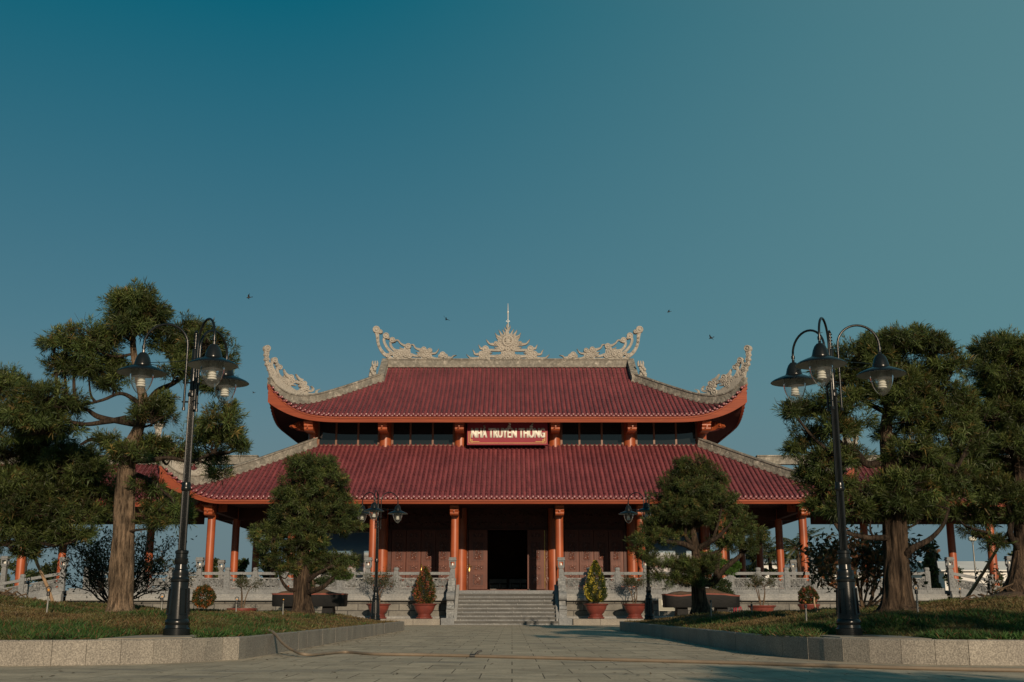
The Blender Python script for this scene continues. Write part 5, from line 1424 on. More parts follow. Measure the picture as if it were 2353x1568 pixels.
pine('pine_tree', 'tall pine with smooth pale trunk and cloud shaped crown behind the left tall lamp', (275, 1412), 19.0,
     [(275,1414,38),(277,1380,29),(283,1250,25),(288,1120,22),(296,1040,18),(318,985,13),(330,930,11),(318,870,8),(306,800,7),(306,740,4)],
     [(312,712,62,45),(295,755,55,35),(345,740,45,45),(312,690,30,22),(175,800,72,42),(125,790,30,26),(225,790,50,40),(205,850,62,42),(255,845,45,35),(255,880,40,28),(150,845,45,28),
      (420,770,60,40),(470,790,45,40),(505,830,38,42),(440,830,55,35),(500,885,35,28),(400,860,40,30),(385,800,40,35),
      (500,985,55,40),(535,1015,38,30),(470,1010,45,38),(520,950,30,22),(480,1050,45,18),(495,1092,32,14),(545,1030,24,16),
      (350,960,42,40),(375,925,28,22),(345,1030,62,30),(300,1045,45,26),(395,1040,45,28),(255,1020,40,20),(110,915,70,42),(60,960,70,45),(140,945,40,25),(95,985,75,35),(370,1165,55,42),(340,1120,30,25),(395,1190,40,30),(355,1205,30,24)],
     limbs=[[(322,975,13),(270,968,9),(225,958,9),(195,940,6),(150,935,5,-.2),(105,938,4,-.3)],[(290,962,10),(240,970,8),(190,975,6),(130,960,5,.2)],[(330,940,11),(360,900,10,.1),(400,880,8,.2),(440,850,6,.2)],[(325,930,9),(280,905,6),(235,920,5,-.1),(165,938,4,-.2)],
            [(296,1045,12),(330,1060,9,-.1),(385,1052,7,-.2),(440,1060,5,-.2),(490,1040,4)],[(290,1040,10),(255,1030,8,-.2),(215,1010,6,-.3),(185,1022,4,-.3)],[(310,1090,9),(345,1105,7,-.2),(400,1150,4,-.2)]],
     bark='bark_pale', warm=.06, group=PG, seed=3)
pine('pine_tree', 'low spreading pine cut by the left edge of the photo beside the bamboo prop', (-70, 1385), 20.5,
     [(-70,1390,26),(-68,1300,22),(-55,1200,20),(-35,1100,16),(-20,1000,12),(-10,930,8)],
     [(-20,895,50,42),(25,880,38,32),(20,1040,80,45),(100,1060,80,45),(160,1075,70,45),(60,1110,80,45),(205,1085,55,45),(215,1140,50,40),(140,1130,65,45),(20,1140,65,55),(90,1165,80,45),(170,1185,60,35),(20,1205,60,40),(85,1225,60,28),(220,1190,38,30),(25,1250,50,26),(120,1240,55,24),(180,1232,50,22),(60,1270,40,16),(10,965,60,40),(90,1010,60,30)],
     limbs=[[(-45,1150,12),(20,1170,8),(90,1160,6),(180,1130,4)],[(-35,1100,10),(40,1080,7),(120,1080,5)],[(-60,1260,9),(20,1248,6),(75,1245,4)]],
     warm=.045, group=PG, seed=5)
pine('pine_tree', 'broad pine with rough furrowed trunk behind the right tall lamp', (2065, 1402), 19.0,
     [(2066,1408,50),(2064,1385,36),(2060,1310,27),(2055,1200,25),(2048,1110,21),(2040,1040,17),(2036,990,14),(2042,930,10),(2052,870,7),(2060,820,5)],
     [(2085,790,70,32),(2030,800,55,32),(1975,825,62,36),(2145,805,55,36),(2185,850,42,36),(1930,870,55,40),(2020,850,60,38),(2105,860,60,38),(1875,945,62,32),(1825,945,34,20),(1935,930,48,38),(2160,910,60,42),(2080,915,58,36),(1870,1010,50,38),(1915,985,38,28),(1835,1030,28,20),
      (2175,985,62,45),(2110,985,42,38),(1905,1060,60,40),(1880,1105,45,30),(1960,1055,35,24),(2130,1060,62,42),(2200,1055,55,42),(1925,1125,50,34),(1990,1130,40,26),(2085,1115,62,36),(2060,1165,62,36),(1940,1175,52,36),(1885,1165,36,30),(2130,1145,50,28),(2000,1175,45,26),(2110,1190,52,30),(2170,1130,45,30),(2230,1020,40,40),(2000,905,45,26),(2095,950,52,42,-.3),(2100,1040,58,38,-.35),(1965,985,42,36),(2190,930,48,42),(2235,970,42,55),(2060,895,66,42,-.3),(2030,1000,26,22,.6),(2200,1100,45,35),(1850,1080,28,22)],
     limbs=[[(2040,1055,15),(1995,1068,12,-.2),(1960,1035,10,-.2),(1915,1045,6,-.3)],[(2045,1080,15),(2100,1085,12,-.2),(2150,1060,9,-.2),(2200,1075,6,-.3)],[(2062,1235,11),(1990,1235,9,-.2),(1930,1220,6,-.2)],[(2070,1290,13),(2095,1262,11,-.2),(2138,1238,8,-.3),(2168,1205,6,-.3),(2180,1170,4,-.3)],[(2040,950,11),(2000,930,8),(1955,905,6)],[(2045,940,11),(2100,925,8),(2150,900,5)]],
     warm=.05, group=PG, seed=8, rough=.24)
pine('pine_tree', 'dark pine cut by the right edge of the photo on the earth mound', (2342, 1362), 20.3,
     [(2345,1368,44),(2345,1320,26),(2350,1250,20),(2348,1160,17),(2338,1060,14),(2325,960,10),(2310,880,7),(2300,830,5)],
     [(2300,800,58,28),(2345,830,50,35),(2275,850,42,35),(2330,890,60,45),(2265,905,40,35),(2290,955,58,40),(2350,960,50,45),(2255,990,38,38),(2320,1030,62,45),(2265,1070,55,42),(2350,1090,50,45),(2240,1130,55,36),(2310,1140,60,40),(2200,1180,42,24),(2260,1190,45,22),(2350,1180,40,30),(2285,1245,32,16),(2235,1225,25,14)],
     limbs=[[(2345,1240,11),(2300,1245,8,-.2),(2270,1225,5,-.2),(2235,1215,4,-.2)],[(2345,1270,8),(2322,1230,9,-.3),(2325,1190,7,-.3),(2310,1150,5,-.3)],[(2338,1060,9),(2290,1050,7),(2255,1010,4)]],
     warm=.05, group=PG, seed=13)
pine('pine_tree', 'bushy upright pine with low side branches in front of the left city panel', (695, 1406), 30.7,
     [(695,1408,27),(694,1380,20),(693,1330,18),(696,1270,15),(703,1200,10),(714,1130,7),(718,1080,4)],
     [(718,1072,52,24),(690,1100,45,30),(752,1105,45,30),(672,1140,40,30),(720,1140,48,32),(775,1145,38,34),(690,1178,55,30),(755,1182,52,32),(800,1185,30,28),(650,1188,38,22),(700,1215,48,24),(770,1220,42,20),(805,1212,24,16),(650,1215,30,18),(615,1222,38,18),(598,1232,22,12),(628,1252,40,18),(600,1262,20,12),(645,1285,42,22),(620,1300,28,14),(665,1310,30,16),(695,1250,34,24),(725,1250,28,18),
      (760,1292,48,26),(798,1290,26,20),(735,1312,40,20),(785,1318,26,14),(720,1285,25,16)],
     limbs=[[(693,1345,9),(730,1318,7,-.2),(765,1300,5,-.3)],[(697,1365,9),(740,1350,8,-.4),(762,1330,6,-.4),(785,1305,4,-.4)],[(692,1350,8),(665,1355,6,-.2),(645,1330,4,-.2),(640,1300,3,-.2)],[(703,1200,6),(716,1165,5,-.2),(712,1120,3)],[(697,1260,7),(660,1245,5,-.2),(620,1238,3,-.2)],[(703,1205,6),(745,1200,4),(780,1200,3)]],
     clump=.15, ntuft=10, cover=1.12, L=.12, wd=.0145, nb=10, warm=.045, group=PG, seed=17)
pine('pine_tree', 'windswept pine with forked bare limbs in front of the right balustrade', (1610, 1405), 34.0,
     [(1611,1408,26),(1608,1385,18),(1604,1340,15),(1602,1300,12),(1598,1255,9),(1592,1215,6),(1590,1170,4)],
     [(1594,1070,40,18),(1575,1095,45,24),(1620,1095,40,26),(1648,1112,30,22),(1550,1120,35,24),(1600,1130,58,26),(1535,1150,38,26),(1580,1165,50,28),(1635,1155,50,28),(1672,1150,20,18),(1545,1185,45,26),(1600,1195,45,24),(1508,1205,32,20),(1488,1228,30,22),(1468,1245,24,18),(1520,1240,34,22),(1478,1275,26,22),(1495,1292,22,16),
      (1690,1180,26,20),(1700,1205,32,24),(1728,1225,32,24),(1742,1250,22,20),(1705,1262,30,18),(1668,1215,26,16),(1655,1250,34,18),(1690,1240,30,16),
      (1545,1300,44,18),(1585,1310,36,20),(1525,1325,34,14),(1560,1338,36,14),(1612,1312,30,22),(1625,1290,24,16),(1600,1335,24,14),(1565,1225,30,18,.3)],
     limbs=[[(1600,1265,11),(1570,1250,9,-.2),(1535,1245,6,-.3),(1500,1232,4,-.3)],[(1602,1262,10),(1635,1243,8,-.3),(1660,1225,6,-.3),(1690,1190,4,-.3)],[(1604,1345,8),(1640,1338,11,.1),(1662,1310,9),(1695,1282,7,-.1),(1725,1255,4,-.1)],[(1645,1330,9),(1650,1285,7,.1),(1655,1255,4,.1)],[(1600,1258,8),(1575,1232,6),(1580,1195,4)],[(1638,1240,5,-.3),(1650,1205,4,-.3),(1658,1170,3,-.3)],[(1600,1330,7),(1570,1325,5,-.2),(1540,1330,3,-.2)],[(1600,1275,8),(1630,1275,7),(1660,1262,4)]],
     clump=.15, ntuft=10, cover=1.12, L=.12, wd=.0145, nb=10, warm=.06, group=PG, seed=23)
# two pines standing outside the frame to the right, whose shade reaches the paving and the right bed
at_px = at
at = lambda x, z, Y: Vector((x/1000, Y, z/1000))     # these two are written in millimetres of the site
pine('pine_tree', 'low pine standing out of view to the right of the path', (5600, 0), 1.0,
     [(5600,-100,130),(5600,1500,100),(5700,2700,60)], [(5200,2900,800,420),(6100,2800,800,420),(5700,3200,700,330),(4600,2700,500,300),(6800,2700,500,350)], clump=.22, ntuft=8, cover=.5, L=.18, wd=.03, nb=7, warm=.05, group=PG, seed=31)
pine('pine_tree', 'pine standing out of view beside the right bed', (8600, 0), 5.6,
     [(8600,-100,150),(8600,2000,110),(8700,4200,60)], [(8000,3400,800,420),(9100,3500,900,450),(8600,4200,900,420),(7300,3500,600,350),(9900,3700,600,450),(8500,3000,900,300),(10700,3500,700,400)], clump=.25, ntuft=8, cover=.42, L=.18, wd=.03, nb=7, warm=.05, group=PG, seed=33)
at = at_px
# =================================================================== SHRUBS AND POTTED PLANTS
def grow(base, d0, L, r, levels, kids_n, spread, seed, up=.25, shrink=.72):
    """recursive twiggy branching -> tube list, tip list"""
    rr = random.Random(seed); tubes = []; tips = []
    def rec(p, d, L, r, lv):
        pts = [p]; q = p.copy(); dd = d.copy()
        for k in range(4):
            dd = (dd+Vector((rr.gauss(0, .16), rr.gauss(0, .16), rr.gauss(0, .10)+up*.25))).normalized(); q = q+dd*L/4; pts.append(q.copy())
        tubes.append((pts, list(np.linspace(r, r*.62, 5))))
        if lv == 0: tips.append((q, dd)); return
        tips.append((pts[3], dd))
        for k in range(kids_n):
            a = Vector((rr.gauss(0, 1), rr.gauss(0, 1), rr.gauss(0, .7))); a = (a-dd*a.dot(dd)).normalized()
            nd = (dd+a*spread*rr.uniform(.6, 1.2)).normalized(); s = pts[rr.choice((2, 3, 4))]
            rec(s, nd, L*shrink*rr.uniform(.8, 1.15), r*.6, lv-1)
    for d in d0: rec(Vector(base), Vector(d).normalized(), L*rr.uniform(.85, 1.15), r, levels)
    return tubes, tips
def leaves_at(tips, per, rad, L, wd, cols, up=.3):
    c = np.array([t[0] for t in tips]); n = len(c)*per
    b = np.repeat(c, per, axis=0)+rng.normal(0, rad, (n, 3)); d = rng.normal(size=(n, 3))+np.array((0, 0, up)); d /= np.linalg.norm(d, axis=1, keepdims=True)
    k = rng.integers(0, len(cols), n); tint = np.array(cols)[k]*rng.uniform(.6, 1.3, (n, 1))
    return blades(b, d, L*rng.uniform(.6, 1.2, n), wd*rng.uniform(.7, 1.2, n), tint, .3)
def shrub(name, label, cat, base, dirs, L, r, lv, kn, spread, seed, per, rad, leafL, leafW, cols, twig='twig', group=None, up=.25):
    t = thing(name, label, cat, tuple(base), group)
    tubes, tips = grow(base, dirs, L, r, lv, kn, spread, seed, up)
    mb = MB()
    for p, rr in tubes: mb.tube(p, rr, 5, False)
    mb.build('stems', M[twig], t, 60)
    V, Fc, col = leaves_at(tips, per, rad, leafL, leafW, cols); link_mesh('foliage', fast_mesh('foliage', V, Fc, np.clip(col, .004, 1)), M['leaf'], t)
    return t
B = at(262, 1372, 24.0); B.z = float(bed_z(B.x, B.y))-.02
dirs = [(math.cos(a)*1.0, math.sin(a)*.7, z) for a, z in ((0, .55), (.5, .8), (1.0, .6), (2.1, .7), (2.6, .6), (3.1, .42), (3.3, .75), (3.7, .5), (4.6, .9), (5.6, .55), (6.1, .4), (3.0, 1.0), (.2, 1.0))]
shrub('shrub', 'dark many stemmed spreading shrub behind the pale pine trunk', 'shrub', B, dirs, .74, .022, 3, 3, .62, 4, 9, .09, .085, .03, [(.03,.042,.018),(.04,.055,.02),(.06,.06,.025),(.10,.06,.03)], up=.35)
B = at(1985, 1392, 24.0); B.z = float(bed_z(B.x, B.y))-.02
dirs = [(math.cos(a), math.sin(a)*.8, z) for a, z in ((.1, .8), (.8, 1.1), (1.6, .9), (2.4, 1.0), (3.0, .75), (3.5, .5), (4.4, 1.2), (5.4, .8), (6.0, .6), (1.2, 2.2), (4, 2.4))]
shrub('shrub', 'sparse shrub with large rusty brown leaves behind the furrowed pine trunk', 'shrub', B, dirs, .80, .028, 3, 3, .62, 9, 5, .08, .15, .07, [(.035,.042,.022),(.05,.045,.025),(.24,.095,.04),(.19,.09,.05),(.04,.05,.02)], 'twig_warm', up=.35)
B = at(2280, 1378, 21.5); B.z = float(bed_z(B.x, B.y))
shrub('shrub', 'small bare stemmed shrub left of the right earth mound', 'shrub', B, [(.3,.1,1),(-.3,.1,1),(0,-.2,1.2),(.5,0,.7),(-.5,.1,.9)], .28, .012, 2, 2, .55, 12, 3, .05, .09, .04, [(.03,.04,.02),(.06,.05,.025)], 'twig_warm')
B = at(2300, 1375, 21.3)
def pot_mesh(r, h, tray=False, feet=True):
    mb = MB()
    if tray: prof = [(r*.72, 0), (r*.80, .02), (r*.93, h*.55), (r*.97, h*.82), (r*1.04, h*.84), (r*1.05, h), (r*.97, h), (r*.95, h*.86)]
    else: prof = [(r*.56, 0), (r*.60, .03), (r*.56, h*.12), (r*.60, h*.20), (r*.52, h*.24), (r*.50, h*.28), (r*.66, h*.44), (r*.80, h*.66), (r*.87, h*.86), (r*.98, h*.92), (r*1.02, h*.97), (r*1.0, h), (r*.84, h*.99), (r*.82, h*.90)]
    mb.lathe(prof, (0,0,0), 32)
    if feet and not tray:
        for k in range(6):
            a = 2*math.pi*k/6; mb.sphere((r*.58*math.cos(a), r*.58*math.sin(a), h*.06), r*.10, 8, 6, (1, 1, .6*h/r))
    return mb
def potted(label, px, Y, zb, r, h, tray=False):
    X = at(px, 1420, Y).x; t = thing('potted_plant', label, 'potted plant', (X, Y, zb))
    pot_mesh(r, h, tray).build('pot', M['pot'], t, 35, world=False)
    mb = MB(); mb.lathe([(r*.83, h*.90), (r*.5, h*.94), (r*.1, h*.97)], (0,0,0), 20); mb.build('soil', M['earth'], t, world=False)
    return t, X
def cone_plant(label, px, Y, ztop, halfw, zlow, cols, tips, r, h, zb=.262, seed=1):
    t, X = potted(label, px, Y, zb, r, h); n = 9000
    hh = ztop-zlow; v = rng.uniform(0, 1, n)**1.25; prof = np.interp(v, [0, .10, .3, .6, .85, 1], [.55, .92, 1, .72, .38, .06])
    an = rng.uniform(0, 6.28, n); lump = 1+.14*np.sin(an*5+v*14)+.10*np.sin(an*9-v*23)
    rad = halfw*prof*lump*rng.uniform(.35, 1, n)**.4
    pos = np.stack([rad*np.cos(an), rad*np.sin(an), zlow-zb+v*hh], 1)
    d = np.stack([np.cos(an), np.sin(an), np.full(n, .45)], 1)+rng.normal(0, .45, (n, 3)); d /= np.linalg.norm(d, axis=1, keepdims=True)
    cl = np.sin(an*4+v*9+seed)+np.sin(an*7-v*17)*.7+rng.normal(0, .5, n); out = rad/(halfw*prof*lump)
    col = np.array(cols)[rng.integers(0, len(cols), n)]; tp = np.array(tips)[rng.integers(0, len(tips), n)]
    side = .35*np.cos(an-3.3)
    col = np.where(((cl+side*2 > .55) & (out > .8))[:, None], tp, col)*rng.uniform(.65, 1.25, (n, 1))
    V, Fc, c4 = blades(pos, d, rng.uniform(.045, .085, n), rng.uniform(.028, .05, n), col, .2)
    link_mesh('foliage', fast_mesh('foliage', V, Fc, np.clip(c4, .004, 1)), M['leaf'], t, world=False)
    mb = MB()
    for k in range(5):
        a = 1.26*k; mb.tube([(.04*math.cos(a), .04*math.sin(a), h*.9), (.10*math.cos(a), .10*math.sin(a), zlow-zb+.1), (.25*halfw*math.cos(a), .25*halfw*math.sin(a), zlow-zb+hh*.4)], [.022, .016, .008], 6)
    for k in range(4):
        a = .8+1.57*k; mb.tube([(r*.95*math.cos(a), r*.95*math.sin(a), h), (.03, 0, zlow-zb+.12)], .006, 5)
    mb.build('stems', M['twig_warm'], t, world=False); return t
zof = lambda py, Y: at(1176, py, Y).z
cone_plant('potted conical shrub with red leaf tips left of the staircase', 975, 52.8, zof(1303, 52.8), .47, zof(1388, 52.8), [(.05,.07,.02),(.075,.085,.022),(.04,.055,.018),(.13,.085,.025)], [(.36,.085,.055),(.42,.14,.07),(.34,.10,.09),(.30,.14,.04)], .55, .66, seed=2)
cone_plant('potted conical shrub covered in yellow flowers right of the staircase', 1370, 52.8, zof(1289, 52.8), .46, zof(1383, 52.8), [(.05,.075,.018),(.085,.10,.02),(.035,.055,.015)], [(.52,.42,.05),(.58,.48,.09),(.45,.36,.05)], .56, .66, seed=5)
def bonsai(label, px, Y, zb, r, h, top, half, seed, stems=4, tray=False, lean=0.0, per=9, cols=((.04,.05,.022),(.055,.065,.026),(.08,.08,.035))):
    t, X = potted(label, px, Y, zb, r, h, tray); rr = random.Random(seed); H = top-zb
    tubes = []; tips = []
    for k in range(stems):
        a = 6.28*k/stems+.4; dx = rr.uniform(.25, .6)*half*math.cos(a)+lean; dy = rr.uniform(.3, .6)*half*math.sin(a)
        p0 = Vector((.05*math.cos(a), .05*math.sin(a), h*.9)); p1 = Vector((dx*.4+rr.gauss(0, .04), dy*.5, h+(H-h)*.32)); p2 = Vector((dx*.9, dy, h+(H-h)*.58))
        tubes.append((crom([tuple(p0), tuple(p1), tuple(p2)], 4), list(np.linspace(.032, .014, 9))))
        t2, tp = grow(p2, [(rr.uniform(-1, 1), rr.uniform(-1, 1), .5), (rr.uniform(-1, 1), rr.uniform(-1, 1), .8), (math.cos(a), math.sin(a), .6)], half*.42, .010, 2, 3, .75, seed+k, .2)
        tubes += t2; tips += tp
    mb = MB()
    for p, r_ in tubes: mb.tube(p, r_, 5, False)
    for k in range(4):
        a = .8+1.57*k; mb.tube([(r*.95*math.cos(a), r*.95*math.sin(a), h), (.03, 0, h+.22)], .006, 5)
    mb.build('stems', M['twig_warm'], t, 60, world=False)
    V, Fc, col = leaves_at(tips, per, half*.11, .075, .032, cols); link_mesh('foliage', fast_mesh('foliage', V, Fc, np.clip(col, .004, 1)), M['leaf'], t, world=False)
bonsai('potted thin stemmed bonsai in a deep red pot behind the far left lamp', 869, 52.8, .262, .56, .66, zof(1316, 52.8), .85, 3, 4)
bonsai('potted thin stemmed bonsai in a deep red pot left of the far right lamp', 1459, 52.8, .262, .56, .66, zof(1322, 52.8), .62, 14, 4)
bonsai('potted leaning bonsai in a shallow red tray behind the left lawn', 555, 50.0, .30, .62, .42, zof(1320, 50), .62, 25, 3, True, .05)
bonsai('potted tall stemmed bonsai in a red pot behind the right lawn', 1752, 50.5, .10, .60, .74, zof(1318, 50.5), .62, 36, 4, False, .0)
def ball_plant(label, px, Y, py0, py1, flower, pot):
    z1, z0 = zof(py0, Y), zof(py1, Y); r = (z1-z0)/2; X = at(px, 1400, Y).x
    t = thing('potted_plant' if pot else 'round_shrub', label, 'potted plant' if pot else 'shrub', (X, Y, .0)); n = 5200
    o = rng.normal(size=(n, 3)); o /= np.linalg.norm(o, axis=1, keepdims=True); rad = rng.uniform(.3, 1, n)**.35
    pos = o*rad[:, None]*np.array((r*1.02, r*1.02, r))*(1+.07*np.sin(o[:, 0:1]*9+o[:, 2:3]*7))+np.array((0, 0, (z0+z1)/2))
    d = o+rng.normal(0, .5, (n, 3)); d /= np.linalg.norm(d, axis=1, keepdims=True)
    col = np.array([(.04,.055,.018),(.06,.07,.022),(.09,.075,.025)])[rng.integers(0, 3, n)]
    f = ((np.sin(o[:, 0]*11+1)+np.sin(o[:, 2]*12)+np.sin(o[:, 1]*10)+rng.normal(0, .6, n)) > .75) & (rad > .8)
    col = np.where(f[:, None], np.array(flower)[rng.integers(0, len(flower), n)], col)*rng.uniform(.6, 1.25, (n, 1))
    V, Fc, c4 = blades(pos, d, rng.uniform(.05, .085, n), rng.uniform(.03, .05, n), col, .15)
    link_mesh('foliage', fast_mesh('foliage', V, Fc, np.clip(c4, .004, 1)), M['leaf'], t, world=False)
    mb = MB(); mb.tube([(0,0,0), (0,0,z0+.3*r)], [.05, .03], 7); mb.build('stem', M['twig_warm'], t, world=False)
    if pot:
        p = pot_mesh(.46, z0+.06); p.build('pot', M['pot'], t, 35, world=False)
ball_plant('round clipped shrub with small orange flowers right of the left tall lamp', 467, 47.0, 1346, 1396, [(.34,.12,.03),(.30,.09,.03)], False)
ball_plant('round potted shrub with pink red flowers left of the right tall lamp', 1859, 49.0, 1349, 1392, [(.36,.09,.07),(.38,.12,.08),(.28,.08,.05)], True)
# ---- stone troughs with miniature landscapes
def trough(label, px0, px1, Y, zt, zb, seed, pads, wavy, stems):
    a, b = at(px0, 1390, Y).x, at(px1, 1390, Y).x; cx = (a+b)/2; hw = (b-a)/2; t = thing('stone_trough', label, 'planter', (cx, Y, 0)); rr = random.Random(seed)
    n = 40; mb = MB(); vs = []; fs = []; rim = MB(); rv = []
    for k in range(n):
        an = 2*math.pi*k/n; ex = math.copysign(abs(math.cos(an))**.3, math.cos(an)); ey = math.copysign(abs(math.sin(an))**.3, math.sin(an))
        wob = .05*math.sin(ex*4+seed)*wavy
        rings = ((.97, zb), (.992, zb+.04), (1.0, zt-.10+wob), (1.0, zt-.06+wob))
        for s, z in rings: vs.append((cx+ex*hw*s, Y+ey*.62*s, z))
        for s, z in ((1.002, zt-.059+wob), (1.02, zt-.01+wob), (1.0, zt+wob), (.93, zt-.005+wob), (.92, zt-.05+wob)): rv.append((cx+ex*hw*s, Y+ey*.62*s, z))
    for k in range(n):
        j = (k+1) % n
        for q in range(3): fs.append((k*4+q, j*4+q, j*4+q+1, k*4+q+1))
    fs.append(tuple(k*4 for k in range(n-1, -1, -1))); mb.add(vs, fs); mb.build('basin', M['blackstone'], t, 40)
    rim.add(rv, [(k*5+q, ((k+1) % n)*5+q, ((k+1) % n)*5+q+1, k*5+q+1) for k in range(n) for q in range(4)]); rim.build('rim', M['redrim'], t, 40)
    s = MB(); sv = []
    for i in range(6):
        q = i/5
        for k in range(n):
            an = 2*math.pi*k/n; ex = math.copysign(abs(math.cos(an))**.3, math.cos(an)); ey = math.copysign(abs(math.sin(an))**.3, math.sin(an))
            sv.append((cx+ex*hw*.94*q, Y+ey*.58*q, zt-.03+.20*(1-q*q)*(1+.4*math.sin(ex*6*q))))
    s.add(sv, [(i*n+k, i*n+(k+1) % n, (i+1)*n+(k+1) % n, (i+1)*n+k) for i in range(5) for k in range(n)]); s.build('soil', M['earth'], t, 60)
    for e in (-1, 1):
        g = MB(); x = cx+e*hw*.52
        g.hexa([(x-.28, Y-.42, 0), (x+.28, Y-.42, 0), (x+.28, Y+.42, 0), (x-.28, Y+.42, 0), (x-.20, Y-.38, zb), (x+.20, Y-.38, zb), (x+.20, Y+.38, zb), (x-.20, Y+.38, zb)])
        g.build('leg', M['blackstone'], t)
    T = MB(); cs = []; ds = []; tn = []
    for st_ in stems:
        P = [tuple(at(p[0], p[1], Y+(p[3] if len(p) > 3 else 0))) for p in st_]; c = crom([q+(p[2]*.0186,) for q, p in zip(P, st_)], 4); T.tube([q[:3] for q in c], [q[3] for q in c], 8)
    T.build('bonsai_stem', M['bark'], t, 60)
    for p in pads:
        c = np.array(at(p[0], p[1], Y)); ax = np.array((p[2], max(p[2]*.7, p[3]), p[3]))*.0186; n_ = int(1500*(ax[0]*ax[1]*ax[2])**(2/3))+200
        o = rng.normal(size=(n_, 3)); o /= np.linalg.norm(o, axis=1, keepdims=True); rad = rng.uniform(.2, 1, n_)**.4
        cs.append(c+o*ax*rad[:, None]); d = o+np.array((0,0,.5))+rng.normal(0, .4, (n_, 3)); ds.append(d/np.linalg.norm(d, axis=1, keepdims=True))
        g = np.array(p[4]); tn.append(g*rng.uniform(.6, 1.4, (n_, 1)))
    V, Fc, col = tufts(np.concatenate(cs), np.concatenate(ds), 5, .085, .035, np.concatenate(tn)); link_mesh('bonsai_foliage', fast_mesh('bonsai_foliage', V, Fc, np.clip(col, .004, 1)), M['leaf'], t)
gb = (.055, .115, .02); gd = (.04, .06, .024)
trough('long black stone trough with red rim and green bonsai behind the left mid pine', 628, 796, 47.5, 1.30, .78, 2, [(735,1278,38,12,gb),(690,1290,26,12,gb),(655,1302,22,10,gb),(785,1323,26,9,gb),(718,1310,24,10,gb),(745,1335,22,9,gd),(700,1345,24,10,gd)], 0, [[(712,1372,6),(720,1340,5),(705,1310,4),(730,1285,3)],[(720,1340,4),(750,1335,3),(785,1326,2)],[(705,1310,3),(675,1305,3),(655,1303,2)]])
trough('long black stone trough with wavy red rim and earth behind the right mid pine', 1524, 1697, 47.5, 1.28, .74, 7, [(1632,1275,26,9,gb),(1650,1292,24,9,gb),(1640,1308,22,8,gb),(1672,1312,22,9,gb),(1655,1345,26,14,gd),(1668,1365,18,12,gd),(1645,1335,18,10,gd),(1692,1300,12,7,gb)], 1, [[(1628,1374,5),(1640,1330,4),(1650,1300,3)],[(1600,1365,4),(1618,1355,4),(1640,1360,3),(1656,1348,2)]])
# ---- notice board, stool
t = thing('notice_board', 'grey green board on thin metal legs beside the far right lamp', 'board', (at(1536, 1400, 51).x, 51.0, 0))
z1, z0 = zof(1376, 51), zof(1404, 51); hw = 22*51/2686
mb = MB(); mb.bbox(-hw+.02, hw-.02, -.012, .012, z0+.02, z1-.02, .004); mb.build('panel', M['board'], t, world=False)
mb = MB()
for a in (-1, 1): mb.box(a*hw, a*(hw-.02), -.016, .016, z0, z1)
mb.box(-hw+.0201, hw-.0201, -.016, .016, z1-.0199, z1); mb.box(-hw+.0201, hw-.0201, -.016, .016, z0, z0+.0199); mb.build('frame', M['steel'], t, world=False)
mb = MB(); mb.box(-hw*.68, -hw*.52, -.015, -.0125, z1-.28, z1-.06); mb.build('paper_note', M['white'], t, world=False)
for a in (-1, 1):
    mb = MB(); mb.tube([(a*(hw-.01), 0, z0), (a*(hw-.01), -.02, .02)], .012, 8); mb.build('leg', M['steel'], t, world=False)
t = thing('plastic_stool', 'small red plastic stool by the block wall left of a potted bonsai', 'stool', (at(1695, 1400, 51.4).x, 51.4, .0))
mb = MB(); zz = zof(1394, 51.4); mb.lathe([(.15, zz-.05), (.17, zz-.045), (.17, zz-.01), (.15, zz), (.02, zz-.004)], (0,0,0), 20); mb.build('seat', M['plastic_red'], t, 35, world=False)
for k in range(8):
    a = 2*math.pi*k/8+.2; c, s = math.cos(a), math.sin(a); mb = MB()
    mb.tube([(.155*c, .155*s, zz-.04), (.19*c, .19*s, zz*.5), (.215*c, .215*s, .0)], [.026, .024, .022], 6); mb.build('leg', M['plastic_red'], t, 40, world=False)
mb = MB(); mb.lathe([(.215, .10), (.225, .10), (.22, .15), (.21, .15)], (0,0,0), 20); mb.build('foot_ring', M['plastic_red'], t, world=False)
# ---- sprinklers
def sprinkler(px, pt, pb, Y, lab, ring=True):
    b = at(px, pb, Y); top = at(px, pt, Y).z; zg = float(bed_z(b.x, Y)); t = thing('sprinkler', lab, 'sprinkler', (b.x, Y, zg), 'lawn sprinklers'); H = top-zg
    mb = MB(); mb.tube([(0,0,-.05), (random.uniform(-.01, .01), 0, H*(.70 if ring else .9))], .0145, 10); mb.build('riser_pipe', M['steel'], t, 40, world=False)
    mb = MB(); z = H*(.70 if ring else .88); mb.lathe([(.018, z), (.026, z+.01), (.024, z+.05), (.012, z+.06)], (0,0,0), 12)
    if ring:
        pts = [(.0+.038*math.cos(a), 0, z+.098+.042*math.sin(a)) for a in np.linspace(-math.pi/2, math.pi*1.5, 19)]; mb.tube(pts, .008, 7, False)
    mb.build('sprinkler_head', M['plastic_dark'], t, 40, world=False)
    mb = MB(); mb.sphere((0, 0, z+.088), .014, 8, 6, (1.2, 1, 1)); mb.build('nozzle', M['amber'], t, 40, world=False)
sprinkler(108, 1350, 1398, 17.5, 'grey sprinkler post with looped head on the left lawn left of the pale trunk')
sprinkler(371, 1370, 1396, 19.6, 'thin sprinkler post just left of the left tall lamp base')
sprinkler(543, 1378, 1404, 24, 'sprinkler post in front of the shallow tray bonsai')
sprinkler(650, 1383, 1410, 27, 'sprinkler post left of the left mid pine trunk', False)
sprinkler(2109, 1345, 1405, 17.2, 'grey sprinkler post with looped head right of the furrowed trunk')
sprinkler(1853, 1392, 1424, 18.5, 'short headless looking sprinkler post left of the right tall lamp', False)
